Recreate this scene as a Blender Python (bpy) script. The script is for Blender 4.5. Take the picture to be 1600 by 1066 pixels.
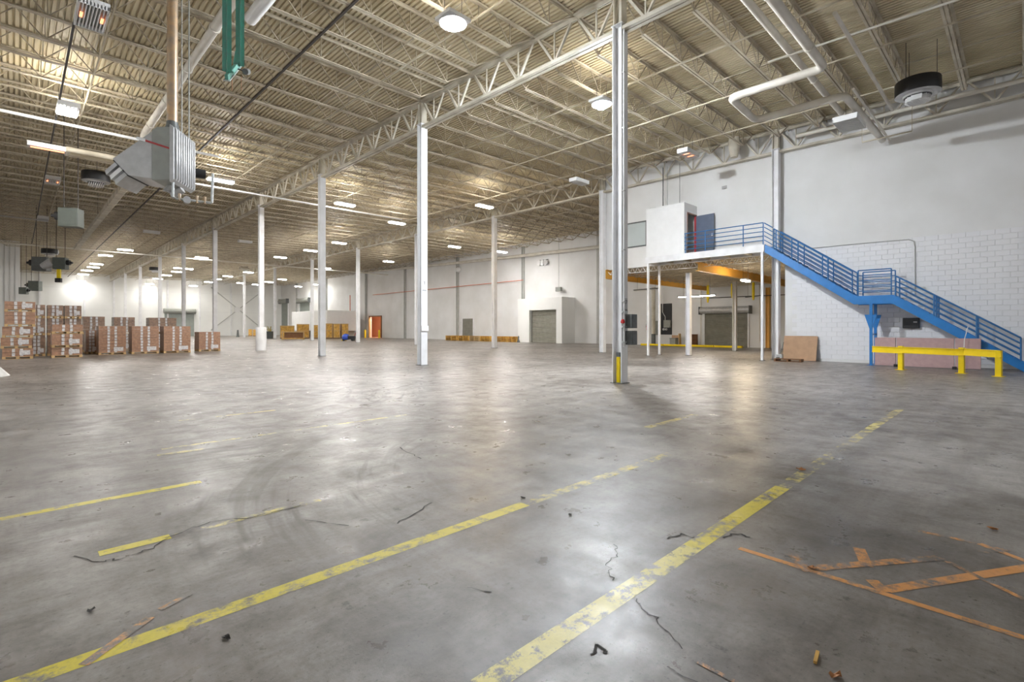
import bpy, bmesh, math, random
from mathutils import Vector, Matrix
random.seed(7)
S = bpy.context.scene
C = S.collection
for o in list(bpy.data.objects): bpy.data.objects.remove(o)

# ------------------------------------------------------------------ camera
F, TH, CX, CY, EYE = 787.18, math.radians(45.334), 800.0, 513.0, 1.5
FW = (math.cos(TH), math.sin(TH)); RT = (math.sin(TH), -math.cos(TH))
cd = bpy.data.cameras.new('camera'); cam = bpy.data.objects.new('camera', cd); C.objects.link(cam)
cam.location = (0, 0, EYE); cam.rotation_euler = (math.pi/2, 0, TH - math.pi/2)
cd.sensor_width = 36; cd.lens = F/1600*36; cd.shift_y = -(533-CY)/1600; cd.clip_end = 400; cd.clip_start = .05
S.camera = cam
# ------------------------------------------------------------------ world + exposure
w = bpy.data.worlds.new('world'); S.world = w; w.use_nodes = True
bg = w.node_tree.nodes['Background']; bg.inputs[0].default_value = (.93, .95, 1, 1); bg.inputs[1].default_value = .55
S.view_settings.view_transform = 'Standard'; S.view_settings.look = 'None'
S.view_settings.gamma = 1; S.view_settings.use_curve_mapping = False; S.view_settings.exposure = 0.32
LAMP = 285.0       # radiance of a lit ceiling lamp

# ------------------------------------------------------------------ measuring helpers (surveying the room from the photo)
def uu(px): return (px-CX)/F
def pt(px, py, d):
    r = uu(px)*d
    return Vector((FW[0]*d+RT[0]*r, FW[1]*d+RT[1]*r, EYE+(CY-py)/F*d))
def onZ(px, py, Z): return pt(px, py, (EYE-Z)*F/(py-CY))
def flo(px, py): return onZ(px, py, 0.0)
def onX(px, py, X): return pt(px, py, X/(FW[0]+RT[0]*uu(px)))
def onY(px, py, Y): return pt(px, py, Y/(FW[1]+RT[1]*uu(px)))
X0, X2, XW, X3, XL, YB = 11.81, 25.8, 26.05, 40.5, -1.75, 111.0
def zr(x):
    for a, b, za, zb in ((-9, X0, 10.75, 10.75), (X0, X2, 10.75, 10.95), (X2, 60, 10.95, 11.0)):
        if x <= b: return za+(zb-za)*(x-a)/(b-a)
    return 11.0

# ------------------------------------------------------------------ materials
def nd(t, k, **kw):
    n = t.nodes.new(k)
    for a, b in kw.items(): setattr(n, a, b)
    return n
def mat(name, col, rough=.55, metal=0, var=.12, scale=2.5, bump=0, coat=0, spec=.5, dirt=None, stretch=None):
    m = bpy.data.materials.new(name); m.use_nodes = True; t = m.node_tree; L = t.links
    p = t.nodes['Principled BSDF']
    p.inputs['Roughness'].default_value = rough; p.inputs['Metallic'].default_value = metal
    p.inputs['Coat Weight'].default_value = coat; p.inputs['Specular IOR Level'].default_value = spec
    g = nd(t, 'ShaderNodeNewGeometry'); n = nd(t, 'ShaderNodeTexNoise')
    n.inputs['Scale'].default_value = scale; n.inputs['Detail'].default_value = 5
    src = g.outputs['Position']
    if stretch:
        mp = nd(t, 'ShaderNodeMapping'); mp.inputs['Scale'].default_value = stretch
        L.new(src, mp.inputs[0]); src = mp.outputs[0]
    L.new(src, n.inputs['Vector'])
    r = nd(t, 'ShaderNodeValToRGB'); r.color_ramp.elements[0].position = .3; r.color_ramp.elements[1].position = .7
    r.color_ramp.elements[0].color = tuple(c*(1-var) for c in (dirt or col))+(1,)
    r.color_ramp.elements[1].color = tuple(min(1, c*(1+var*.4)) for c in col)+(1,)
    L.new(n.outputs['Fac'], r.inputs[0]); L.new(r.outputs[0], p.inputs['Base Color'])
    if bump:
        b = nd(t, 'ShaderNodeBump'); b.inputs['Strength'].default_value = bump; b.inputs['Distance'].default_value = .02
        n2 = nd(t, 'ShaderNodeTexNoise'); n2.inputs['Scale'].default_value = scale*8; L.new(g.outputs['Position'], n2.inputs['Vector'])
        L.new(n2.outputs['Fac'], b.inputs['Height']); L.new(b.outputs[0], p.inputs['Normal'])
    return m
def emit(name, col, st):
    m = bpy.data.materials.new(name); m.use_nodes = True; t = m.node_tree
    p = t.nodes['Principled BSDF']; p.inputs['Base Color'].default_value = (.8, .8, .8, 1)
    p.inputs['Emission Color'].default_value = tuple(col)+(1,); p.inputs['Emission Strength'].default_value = st
    return m
M = dict(
 wall=mat('painted_wall', (.80,.80,.80), .6, var=.05, scale=.5, dirt=(.76,.755,.74)),
 wallb=mat('painted_back_wall', (.84,.84,.82), .6, var=.05, scale=.4),
 block=mat('painted_block', (.82,.82,.84), .5, var=.04, scale=1, bump=.05),
 deck=mat('roof_deck_paint', (.63,.55,.385), .55, var=.12, scale=.5, dirt=(.57,.48,.31)),
 steel=mat('joist_paint', (.66,.60,.48), .5, var=.18, scale=1.5, dirt=(.52,.45,.34)),
 steel2=mat('girder_paint', (.68,.64,.55), .5, var=.18, scale=1.5, dirt=(.55,.50,.40)),
 rod=mat('joist_rod_shade', (.46,.40,.30), .5, var=.18, scale=1.5, dirt=(.38,.32,.23)),  # darker than the chords: backlit shade put into the web colour
 dark=mat('dark_bridging', (.06,.05,.045), .6, var=.2),
 column=mat('white_column_paint', (.86,.86,.88), .5, var=.04, scale=2, dirt=(.78,.78,.78)),
 greycol=mat('grey_column_paint', (.50,.50,.48), .5, var=.1),
 pipe=mat('white_pipe', (.74,.71,.64), .45, var=.08, scale=1.5, dirt=(.68,.63,.55)),
 galv=mat('galvanised_steel', (.60,.62,.62), .35, metal=.6, var=.2, scale=8),
 rust=mat('rusty_flue', (.55,.36,.20), .35, metal=.35, var=.35, scale=6, dirt=(.62,.50,.38)),
 grey=mat('grey_equipment_paint', (.33,.34,.31), .45, var=.12, scale=5),
 greyd=mat('green_grey_heater_paint', (.105,.12,.105), .5, var=.1, scale=5),
 ltgrey=mat('light_grey_sheet_metal', (.52,.52,.52), .35, metal=.2, var=.15, scale=6),
 gunmetal=mat('dark_switch_paint', (.13,.14,.14), .4, var=.2, scale=10),
 black=mat('black_plastic', (.02,.02,.022), .45, var=.2),
 green=mat('green_channel_paint', (.10,.36,.28), .45, var=.15, scale=10, dirt=(.16,.36,.30)),
 blue=mat('blue_stair_paint', (.025,.21,.58), .35, var=.15, scale=3),
 bluer=mat('blue_rail_paint', (.035,.17,.42), .35, var=.15, scale=5),
 yellow=mat('yellow_guard_paint', (.93,.68,.0), .4, var=.08, scale=5),
 orange=mat('orange_beam_paint', (.80,.44,.08), .5, var=.12, scale=2),
 redp=mat('orange_red_pipe', (.75,.16,.05), .5, var=.1),
 red=mat('red_plastic', (.55,.02,.02), .35, var=.1),
 pink=mat('pink_foam_board', (.50,.34,.34), .8, var=.10, scale=8, bump=.1),
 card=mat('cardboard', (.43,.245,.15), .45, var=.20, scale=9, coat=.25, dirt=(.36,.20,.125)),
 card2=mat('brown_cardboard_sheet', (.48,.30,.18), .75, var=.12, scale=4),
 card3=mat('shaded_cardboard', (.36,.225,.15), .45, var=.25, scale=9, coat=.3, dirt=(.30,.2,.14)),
 label=mat('white_label', (.72,.70,.70), .3, var=.3, scale=14, coat=.3),
 wood=mat('pallet_wood', (.62,.42,.20), .75, var=.2, scale=5, stretch=(1, 8, 8)),
 woody=mat('yellow_wood', (.78,.47,.10), .7, var=.25, scale=4, dirt=(.60,.32,.07)),
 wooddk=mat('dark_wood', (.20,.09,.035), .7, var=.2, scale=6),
 door=mat('roller_door_grey', (.27,.26,.22), .45, metal=.2, var=.15, scale=3),
 doorg=mat('roller_door_green_grey', (.30,.33,.30), .5, var=.1, scale=2),
 doorbl=mat('blue_grey_door', (.14,.17,.24), .4, var=.1, scale=4),
 redfr=mat('red_door_frame', (.45,.04,.04), .4, var=.1),
 brfr=mat('brown_door_frame', (.30,.16,.12), .5, var=.1),
 inner=mat('dark_room_shade', (.12,.13,.12), .6, var=.1),
 glassy=mat('frosted_pane', (.55,.60,.60), .12, var=.08, scale=.8),
 bluemach=mat('blue_machine_paint', (.02,.07,.45), .35, var=.1),
 plastic=mat('plastic_sheet', (.60,.60,.58), .35, var=.2, scale=5),
 bolt=mat('crack_dark', (.05,.045,.04), .8, var=.3),
 brickor=mat('warm_brick', (.80,.45,.30), .8, var=.35, scale=12),
 leaf=mat('dry_leaf', (.42,.18,.06), .7, var=.3, scale=30),
 ink=mat('black_ink', (.03,.03,.03), .6, var=.1),
 white=mat('white_enamel', (.85,.85,.85), .35, var=.04),
 plant=mat('dry_plant', (.45,.35,.08), .7, var=.3, scale=20),
 lamp=emit('lit_lamp', (1.0,.98,.96), LAMP), lampn=emit('near_cool_lamp', (.88,.94,1.0), LAMP*5.5), lampn2=emit('brightest_cool_lamp', (.90,.95,1.0), LAMP*11.0), lampm=emit('mid_lamp', (1,.98,.95), LAMP*.75), lampf=emit('far_lamp', (1,.98,.94), LAMP*.5), upn=emit('near_uplight', (1,.95,.85), LAMP*.2), upf=emit('far_uplight', (1,.95,.85), LAMP*.06), lampup=emit('lamp_uplight', (1,.95,.85), LAMP*.16),
 lampa=emit('alcove_lamp', (1.0,.80,.52), LAMP*.9),
 lampw=emit('warm_lamp', (1.0,.72,.38), LAMP*.5),
 tube=emit('fluorescent_tube', (1,.95,.86), 280), glow=emit('orange_glow', (1,.25,.08), 2.2),
)

# ---- floor: worn concrete; paint lines share the same ground so worn-off paint shows the concrete
def floor_mat(name, paint=None, wear=.5, wscale=9, soft=.06, dirtamt=0.0):
    m = bpy.data.materials.new(name); m.use_nodes = True; t = m.node_tree; L = t.links
    p = t.nodes['Principled BSDF']; g = nd(t, 'ShaderNodeNewGeometry'); P = g.outputs['Position']
    def noise(sc, det=6, rough=.6, vec=P, dist=0):
        n = nd(t, 'ShaderNodeTexNoise'); n.inputs['Scale'].default_value = sc; n.inputs['Detail'].default_value = det
        n.inputs['Roughness'].default_value = rough; n.inputs['Distortion'].default_value = dist
        L.new(vec, n.inputs['Vector']); return n.outputs['Fac']
    def ramp(f, a, b, ca=(0,0,0,1), cb=(1,1,1,1)):
        r = nd(t, 'ShaderNodeValToRGB'); r.color_ramp.elements[0].position = a; r.color_ramp.elements[1].position = b
        r.color_ramp.elements[0].color = ca; r.color_ramp.elements[1].color = cb; L.new(f, r.inputs[0]); return r.outputs[0]
    def mix(f, a, b, mode='MIX'):
        x = nd(t, 'ShaderNodeMix', data_type='RGBA', blend_type=mode)
        if isinstance(f, float): x.inputs[0].default_value = f
        else: L.new(f, x.inputs[0])
        for i, v in ((6, a), (7, b)):
            if isinstance(v, tuple): x.inputs[i].default_value = v
            else: L.new(v, x.inputs[i])
        return x.outputs[2]
    def mth(op, a, b=0.0, c=None):
        x = nd(t, 'ShaderNodeMath', operation=op)
        for i, v in enumerate((a, b) if c is None else (a, b, c)):
            if isinstance(v, (int, float)): x.inputs[i].default_value = v
            else: L.new(v, x.inputs[i])
        return x.outputs[0]
    # large tone patches + medium mottling + fine grain
    base = ramp(noise(.22, 5, .6, dist=.6), .32, .68, (.20,.176,.155,1), (.44,.415,.39,1))
    mott = ramp(noise(1.7, 8, .68, dist=.4), .34, .60, (.42,.39,.36,1), (1,1,1,1))
    c = mix(.85, base, mott, 'MULTIPLY')
    fine = ramp(noise(22, 6, .7), .28, .55, (.55,.53,.51,1), (1,1,1,1))
    c = mix(.55, c, fine, 'MULTIPLY')
    # long scuffs along the hall in both directions
    for sc in ((.35, 3.2, 1), (2.6, .25, 1)):
        mp = nd(t, 'ShaderNodeMapping'); mp.inputs['Scale'].default_value = sc; mp.inputs['Rotation'].default_value = (0,0,.35); L.new(P, mp.inputs[0])
        s = ramp(noise(1.0, 6, .7, mp.outputs[0], .5), .36, .56, (.62,.58,.53,1), (1,1,1,1)); c = mix(.55, c, s, 'MULTIPLY')
    # dark oil specks and stains
    sp = ramp(noise(6.5, 6, .65), .31, .37, (.35,.33,.31,1), (1,1,1,1)); c = mix(.75, c, sp, 'MULTIPLY')
    sp2 = ramp(noise(38, 4, .7), .33, .40, (.3,.28,.27,1), (1,1,1,1)); c = mix(.6, c, sp2, 'MULTIPLY')
    # curved tyre tracks
    sx = nd(t, 'ShaderNodeSeparateXYZ'); L.new(P, sx.inputs[0])
    for (cx, cy, r0, r1, ax) in TYRES:
        dx = mth('SUBTRACT', sx.outputs[0], cx); dy = mth('SUBTRACT', sx.outputs[1], cy)
        r = mth('SQRT', mth('ADD', mth('MULTIPLY', dx, dx), mth('MULTIPLY', dy, dy)))
        an = mth('ARCTAN2', dy, dx)
        cv = nd(t, 'ShaderNodeCombineXYZ'); L.new(mth('MULTIPLY', r, 5.5), cv.inputs[0]); L.new(mth('MULTIPLY', an, 1.6), cv.inputs[1]); cv.inputs[2].default_value = cx
        tr = ramp(noise(1.0, 3, .6, cv.outputs[0]), .37, .47)
        inv = mth('SUBTRACT', 1.0, tr)
        m1 = mth('MULTIPLY', mth('SMOOTH_MIN', 1.0, mth('MAXIMUM', 0.0, mth('MULTIPLY', mth('SUBTRACT', r, r0), 1.5)), .1), mth('MINIMUM', 1.0, mth('MAXIMUM', 0.0, mth('MULTIPLY', mth('SUBTRACT', r1, r), 1.5))))
        ex = mth('SUBTRACT', sx.outputs[0], ax[0]); ey = mth('SUBTRACT', sx.outputs[1], ax[1])
        dd = mth('SQRT', mth('ADD', mth('MULTIPLY', ex, ex), mth('MULTIPLY', ey, ey)))
        m2 = mth('MINIMUM', 1.0, mth('MAXIMUM', 0.0, mth('SUBTRACT', ax[2], dd)))
        c = mix(mth('MULTIPLY', mth('MULTIPLY', inv, mth('MULTIPLY', m1, m2)), .8), c, (.10,.085,.07,1))
    rough = ramp(noise(2.6, 7, .7), .3, .7, (.22,.22,.22,1), (.50,.50,.50,1))
    if paint:
        wn = noise(wscale, 8, .75); wn2 = noise(wscale*.22, 3, .6)
        k = mth('ADD', mth('MULTIPLY', wn, .65), mth('MULTIPLY', wn2, .35))
        k = ramp(k, wear-soft, wear+soft)
        c = mix(mth('MULTIPLY', k, .93), c, mix(.35, paint, fine, 'MULTIPLY'))
    L.new(c, p.inputs['Base Color']); L.new(rough, p.inputs['Roughness']); p.inputs['Specular IOR Level'].default_value = .42
    b = nd(t, 'ShaderNodeBump'); b.inputs['Strength'].default_value = .22; b.inputs['Distance'].default_value = .012
    L.new(noise(9, 8, .75), b.inputs['Height']); L.new(b.outputs[0], p.inputs['Normal'])
    return m
TYRES = [(5.5, 3.2, 2.2, 5.2, (1.6, 6.3, 3.4)), (9.0, 8.5, 2.5, 5.0, (6.0, 12.5, 4.0)), (2.0, 13.0, 3.5, 6.0, (6.5, 9.5, 3.6)), (1.0, 1.0, 4.6, 7.0, (3.2, 6.2, 2.6))]
M['floor'] = floor_mat('worn_concrete')
YL = (.72,.60,.035,1); OC = (.80,.36,.10,1)
M['py1'] = floor_mat('yellow_line_paint', YL, .455, 9, .05)
M['py2'] = floor_mat('mottled_yellow_line_paint', (.74,.64,.16,1), .475, 9, .03)
M['py3'] = floor_mat('faded_yellow_line_paint', (.72,.60,.16,1), .52, 7, .05)
M['po1'] = floor_mat('orange_line_paint', OC, .46, 9, .05)
M['po2'] = floor_mat('faded_orange_line_paint', OC, .53, 10, .05)

# ------------------------------------------------------------------ mesh helpers
class MB:
    flat = False
    def __init__(s): s.v = []; s.f = []
    def add(s, vs, fs):
        k = len(s.v); s.v += [tuple(v) for v in vs]; s.f += [tuple(i+k for i in f) for f in fs]; return s
    def box(s, x0, x1, y0, y1, z0, z1, mtx=None):
        vs = [Vector(p) for p in ((x0,y0,z0),(x1,y0,z0),(x1,y1,z0),(x0,y1,z0),(x0,y0,z1),(x1,y0,z1),(x1,y1,z1),(x0,y1,z1))]
        if mtx: vs = [mtx @ v for v in vs]
        return s.add(vs, [(0,3,2,1),(4,5,6,7),(0,1,5,4),(1,2,6,5),(2,3,7,6),(3,0,4,7)])
    def bar(s, a, b, w, h=None, up=(0,0,1)):
        a = Vector(a); b = Vector(b); h = h or w; d = (b-a)
        if d.length < 1e-6: return s
        d.normalize(); up = Vector(up)
        if abs(d.dot(up)) > .98: up = Vector((1,0,0)) if abs(d.x) < .9 else Vector((0,1,0))
        x = d.cross(up).normalized(); y = x.cross(d)
        vs = [q + x*sx*w/2 + y*sy*h/2 for q in (a, b) for sx, sy in ((-1,-1),(1,-1),(1,1),(-1,1))]
        return s.add(vs, [(0,3,2,1),(4,5,6,7),(0,1,5,4),(1,2,6,5),(2,3,7,6),(3,0,4,7)])
    def tube(s, pts, r, n=10, caps=True):
        pts = [Vector(p) for p in pts]; k = len(s.v); m = len(pts); ref = None
        rs = r if isinstance(r, (list, tuple)) else [r]*m
        for i, p in enumerate(pts):
            d = (pts[min(i+1, m-1)]-pts[max(i-1, 0)]).normalized()
            if ref is None: ref = Vector((0,0,1)) if abs(d.z) < .9 else Vector((1,0,0))
            x = d.cross(ref).normalized(); y = x.cross(d).normalized(); ref = y
            if abs(d.dot(ref)) > .99: ref = x
            for j in range(n):
                a = 2*math.pi*j/n; s.v.append(tuple(p + x*math.cos(a)*rs[i] + y*math.sin(a)*rs[i]))
        for i in range(m-1):
            for j in range(n): s.f.append((k+i*n+j, k+i*n+(j+1)%n, k+(i+1)*n+(j+1)%n, k+(i+1)*n+j))
        if caps: s.f.append(tuple(k+j for j in reversed(range(n)))); s.f.append(tuple(k+(m-1)*n+j for j in range(n)))
        return s
    def lathe(s, prof, c=(0,0,0), n=24):
        k = len(s.v); c = Vector(c)
        for r, z in prof:
            for j in range(n):
                a = 2*math.pi*j/n; s.v.append((c.x+r*math.cos(a), c.y+r*math.sin(a), c.z+z))
        for i in range(len(prof)-1):
            for j in range(n): s.f.append((k+i*n+j, k+i*n+(j+1)%n, k+(i+1)*n+(j+1)%n, k+(i+1)*n+j))
        s.f.append(tuple(k+j for j in reversed(range(n)))); s.f.append(tuple(k+(len(prof)-1)*n+j for j in range(n)))
        return s
    def prism(s, poly, vec):   # poly: closed 3D loop, extruded by vec
        n = len(poly); vec = Vector(vec); a = [Vector(p) for p in poly]
        return s.add(a+[p+vec for p in a], [tuple(reversed(range(n))), tuple(range(n, 2*n))]+[(i,(i+1)%n,n+(i+1)%n,n+i) for i in range(n)])
    def mesh(s, name, mt, smooth=False):
        me = bpy.data.meshes.new(name); me.from_pydata(s.v, [], s.f); me.materials.append(M[mt] if isinstance(mt, str) else mt)
        bm = bmesh.new(); bm.from_mesh(me)
        if s.flat:
            bm.normal_update()
            for f in bm.faces:
                if f.normal.z < 0: f.normal_flip()
        else: bmesh.ops.recalc_face_normals(bm, faces=bm.faces)
        bm.to_mesh(me); bm.free()
        if smooth:
            for p in me.polygons: p.use_smooth = True
            me.set_sharp_from_angle(angle=math.radians(40))
        return me
    def build(s, name, mt, parent=None, smooth=False, loc=None, bevel=0):
        me = s.mesh(name, mt, smooth); return link(name, me, parent, loc, bevel)
def link(name, me, parent=None, loc=None, bevel=0, label=None, kind=None):
    o = bpy.data.objects.new(name, me); C.objects.link(o)
    if parent is not None: o.parent = parent
    if loc is not None: o.location = loc
    if bevel:
        b = o.modifiers.new('bevel', 'BEVEL'); b.width = bevel; b.segments = 2; b.limit_method = 'ANGLE'
    if label: o['label'] = label
    if kind: o['kind'] = kind
    return o
def tag(o, label, cat, group=None):
    o['label'] = label; o['category'] = cat
    if group: o['group'] = group
    return o
def thing(name, label, cat, loc=(0,0,0), rz=0, group=None):
    o = bpy.data.objects.new(name, None); C.objects.link(o); o.location = loc; o.rotation_euler = (0,0,rz); o.empty_display_size = .2
    return tag(o, label, cat, group)
def struct(o): o['kind'] = 'structure'; return o
def Bx(*a): return MB().box(*a)
ORD = ['first','second','third','fourth','fifth','sixth','seventh','eighth','ninth','tenth','eleventh','twelfth','thirteenth','fourteenth','fifteenth','sixteenth','seventeenth','eighteenth','nineteenth','twentieth','twenty-first','twenty-second']
def text(body, size, mt, parent, mtx, name='lettering'):
    cu = bpy.data.curves.new('t', 'FONT'); cu.body = body; cu.size = size; cu.align_x = 'CENTER'; cu.extrude = .002
    o = bpy.data.objects.new('t', cu); C.objects.link(o); dg = bpy.context.evaluated_depsgraph_get()
    me = bpy.data.meshes.new_from_object(o.evaluated_get(dg)); bpy.data.objects.remove(o)
    me.transform(mtx); me.materials.clear(); me.materials.append(M[mt]); me.name = name
    return link(name, me, parent)

# ================================================================== SETTING
floor = struct(Bx(-6, X3+.6, -14, YB+.5, -.3, 0).build('floor', 'floor'))
wall_left = Bx(XL-.3, XL, -14, YB, 0, 10.9).box(XL, .45, 74.5, 76.5, 0, 10.7)
wall_left = struct(wall_left.build('wall_left', 'wall'))
for i in range(3): Bx(-.75+i*.4, -.70+i*.4, 74.44, 74.5, 0, 10.6).build('panel_seam', 'greycol', wall_left)
wall_back = struct(Bx(XL, X3+.5, YB, YB+.3, 0, 11.1).build('wall_back', 'wallb'))
dya, dyb, dzt = onX(596,500,X3).y, onX(578,500,X3).y, onX(587,495,X3).z
wall_far = struct(Bx(X3, X3+.3, 4, dya, 0, 11.25).box(X3, X3+.3, dyb, YB, 0, 11.25).box(X3, X3+.3, dya, dyb, dzt, 11.25).build('wall_far', 'wall'))
store = struct(Bx(X3+4, X3+4.2, dya-8, dyb+8, 0, 5).box(X3+.3, X3+4, dya-8.2, dya-8, 0, 5).box(X3+.3, X3+4, dyb+8, dyb+8.2, 0, 5).box(X3+.3, X3+4.2, dya-8, dyb+8, 5, 5.1).box(X3+.3, X3+4.2, dya-8, dyb+8, -.1, 0).build('wall_store', 'brickor'))
wr = MB().box(XW, XW+.3, -14, 7.9, 0, 11.2).box(XW, XW+.3, 7.9, 18.3, 5.08, 11.2)
wall_right = struct(wr.build('wall_right', 'wall'))
struct(Bx(XW+.3, X3, 18.0, 18.3, 5.25, 11.2).build('wall_office', 'wall'))
struct(Bx(XW+.3, X3, 3.7, 4.0, 0, 5.3).build('wall_alcove', 'wall'))
# painted block courses in the lower part of the right wall
bw, bh, zt = .406, .203, 5.2
bm_ = MB().box(-bw/2+.006, bw/2-.006, 0, .02, .006, bh-.006); b2 = MB(); k = 0
bmesh_block = MB()
bmesh_block.add([(-.012, y, z) for y, z in ((-bw/2+.012,.012),(bw/2-.012,.012),(bw/2-.012,bh-.012),(-bw/2+.012,bh-.012))]+
                [(.0, y, z) for y, z in ((-bw/2+.004,.004),(bw/2-.004,.004),(bw/2-.004,bh-.004),(-bw/2+.004,bh-.004))],
                [(0,1,2,3),(0,4,5,1),(1,5,6,2),(2,6,7,3),(3,7,4,0)])
block_me = bmesh_block.mesh('concrete_block', 'block')
nrow = int(zt/bh)
for r in range(nrow):
    z = zt-(r+1)*bh
    y = -6.0+(r % 2)*bw/2
    while y < 7.4:
        if -1.0 < y < 3.6 and z > 1.9: link('concrete_block', block_me, wall_right, (XW-.0005, y, z))
        else:
            for f in [1]:
                n0 = len(b2.v); b2.add([(v[0]+XW-.0005, v[1]+y, v[2]+z) for v in bmesh_block.v], bmesh_block.f)
        y += bw
o = b2.build('block_courses', 'block', wall_right); o['kind'] = 'stuff'
# office floor over the alcove, with bar joists under it
of = struct(Bx(XW+.3, X3, 4.0, 18.3, 5.2, 5.3).build('ceiling_alcove', 'deck'))
def truss_mesh(L, h, panel, name, mt, cw=.05, wb=.025):
    m = MB(); m.box(0, L, -cw, cw, -cw*.8, 0); m.box(panel*.8, L-panel*.8, -cw, cw, -h, -h+cw*.8)
    n = max(2, int(round((L-1.6*panel)/panel))); p = (L-1.6*panel)/n
    m.bar((0,0,-cw*.5), (panel*.8,0,-h), wb*1.4); m.bar((L,0,-cw*.5), (L-panel*.8,0,-h), wb*1.4)
    for i in range(n):
        a = panel*.8+i*p
        m.bar((a,0,-h), (a+p/2,0,0), wb); m.bar((a+p/2,0,0), (a+p,0,-h), wb)
    return m.mesh(name, mt)
tj = truss_mesh(6.2, .38, .5, 'floor_joist', 'steel')
for i in range(19):
    for y in (5.6, 11.95):
        o = link('floor_joist', tj, of, (XW+.6+i*.76, y, 5.2)); o.rotation_euler = (0, 0, math.pi/2)
o = link('edge_truss', truss_mesh(9.5, .32, .34, 'edge_truss', 'white', .03, .022), wall_right, (XW+.12, 8.6, 5.1)); o.rotation_euler = (0,0,math.pi/2)

# ---- roof: corrugated deck, joists, girders
dm = MB(); P_ = []; x = XL-.2; per = .152
while x < X3+.3:
    P_ += [(x, 0), (x+.088, 0), (x+.100, .062), (x+.140, .062)]; x += per
for yy in (-14, YB+.2):
    for (a, z) in P_: dm.v.append((a, yy, zr(a)+.03+z))
n = len(P_)
for i in range(n-1): dm.f.append((i, i+1, n+i+1, n+i))
ceiling = struct(dm.build('ceiling', 'deck'))
struct(Bx(XL-.3, X3+.6, -14, YB+.5, 11.2, 11.3).build('roof_slab', 'deck', ceiling)) if False else None
SP = 9.4/6
JH = .75
def joist_parts(L):
    t = MB(); b = MB(); w_ = MB(); e = 1.15
    for s_ in (-1, 1):
        t.box(.02, L-.02, *sorted((s_*.014, s_*.085)), -.008, 0); t.box(.02, L-.02, *sorted((s_*.012, s_*.02)), -.06, 0)
        b.box(e, L-e, *sorted((s_*.014, s_*.08)), -JH, -JH+.010); b.box(e, L-e, *sorted((s_*.012, s_*.02)), -JH, -JH+.055)
    np_ = int(round((L-2*e)/1.22)); p = (L-2*e)/np_
    w_.bar((.05,0,-.03), (e,0,-JH+.03), .035); w_.bar((L-.05,0,-.03), (L-e,0,-JH+.03), .035)
    w_.bar((e,0,-JH+.03), (e-.05+.0,0,-.03), .022); w_.bar((L-e,0,-JH+.03), (L-e,0,-.03), .022)
    for i in range(np_):
        a = e+i*p
        w_.bar((a,0,-JH+.03), (a+p/2,0,-.03), .026); w_.bar((a+p/2,0,-.03), (a+p,0,-JH+.03), .026)
        if i: w_.bar((a,0,-JH+.03), (a,0,-.03), .022)
    return t.mesh('roof_joist', 'steel'), b.mesh('bottom_chord', 'steel'), w_.mesh('joist_web', 'rod')
ys = [7.74+SP*i for i in range(-10, 64)]
for (xa, xb) in ((XL, X0), (X0, X2), (X2, X3)):
    T, B_, W_ = joist_parts(xb-xa); sl = math.atan2(zr(xb-.001)-zr(xa+.001), xb-xa)
    for y in ys:
        if y > YB-.3: continue
        jo = link('roof_joist', T, ceiling, (xa, y, zr(xa+.001))); jo.rotation_euler = (0, -sl, 0)
        link('bottom_chord', B_, jo); link('joist_web', W_, jo)
# girders between the columns
COL1 = [7.74, 17.14, 26.54, 35.94, 46.86, 57.68, 68.9, 81.5, 93.9]
COL2 = [8.19, 18.16, 28.0, 38.3, 49.2, 60.7, 73.0, 86.1]
def girder(x, ya, yb, zb, zt_):
    c = MB()
    for s_ in (-1, 1):
        c.box(*sorted((x+s_*.02, x+s_*.14)), ya, yb, zt_-.02, zt_); c.box(*sorted((x+s_*.02, x+s_*.04)), ya, yb, zt_-.14, zt_)
        c.box(*sorted((x+s_*.02, x+s_*.13)), ya+.15, yb-.15, zb, zb+.10)
    g = c.build('roof_girder', 'steel2', ceiling)
    n_ = max(3, int(round((yb-ya)/SP))); p = (yb-ya)/n_; wm = MB(); wd = MB()
    for i in range(n_):
        a = ya+i*p
        wm.bar((x, a+.12, zt_-.1), (x, a+p/2, zb+.06), .075, .06); wd.bar((x, a+p/2, zb+.06), (x, a+p-.12, zt_-.1), .09, .07)
        wm.bar((x, a+p/2, zb+.06), (x, a+p/2, zt_-.1), .04)
    wm.build('girder_web', 'steel2', g); wd.build('girder_diagonal', 'steel2', g)
G1 = (9.58, zr(X0)-.02); G2 = (9.80, zr(X2)-.02)
e1 = [-1.7]+COL1+[YB]; e2 = [-11.8, -1.8]+COL2+[YB]
for a, b in zip(e1[:-1], e1[1:]): girder(X0, a, b, *G1)
for a, b in zip(e2[:-1], e2[1:]): girder(X2-.02, a, b, *G2)
# bridging lines under the joists
for xx, mt, r in ((6.3,'dark',.03),(1.9,'steel',.02),(9.0,'steel',.02),(15.3,'steel',.022),(18.8,'steel',.022),(22.4,'steel',.022),(29.5,'steel',.02),(33.2,'steel',.02),(37.0,'steel',.02)):
    MB().bar((xx, -8, zr(xx)-JH-.01), (xx, YB-.3, zr(xx)-JH-.01), r*2).build('bridging_rod', mt, ceiling)
    if xx != 6.3: MB().bar((xx, -8, zr(xx)-.07), (xx, YB-.3, zr(xx)-.07), r*1.6).build('bridging_rod', mt, ceiling)

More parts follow.
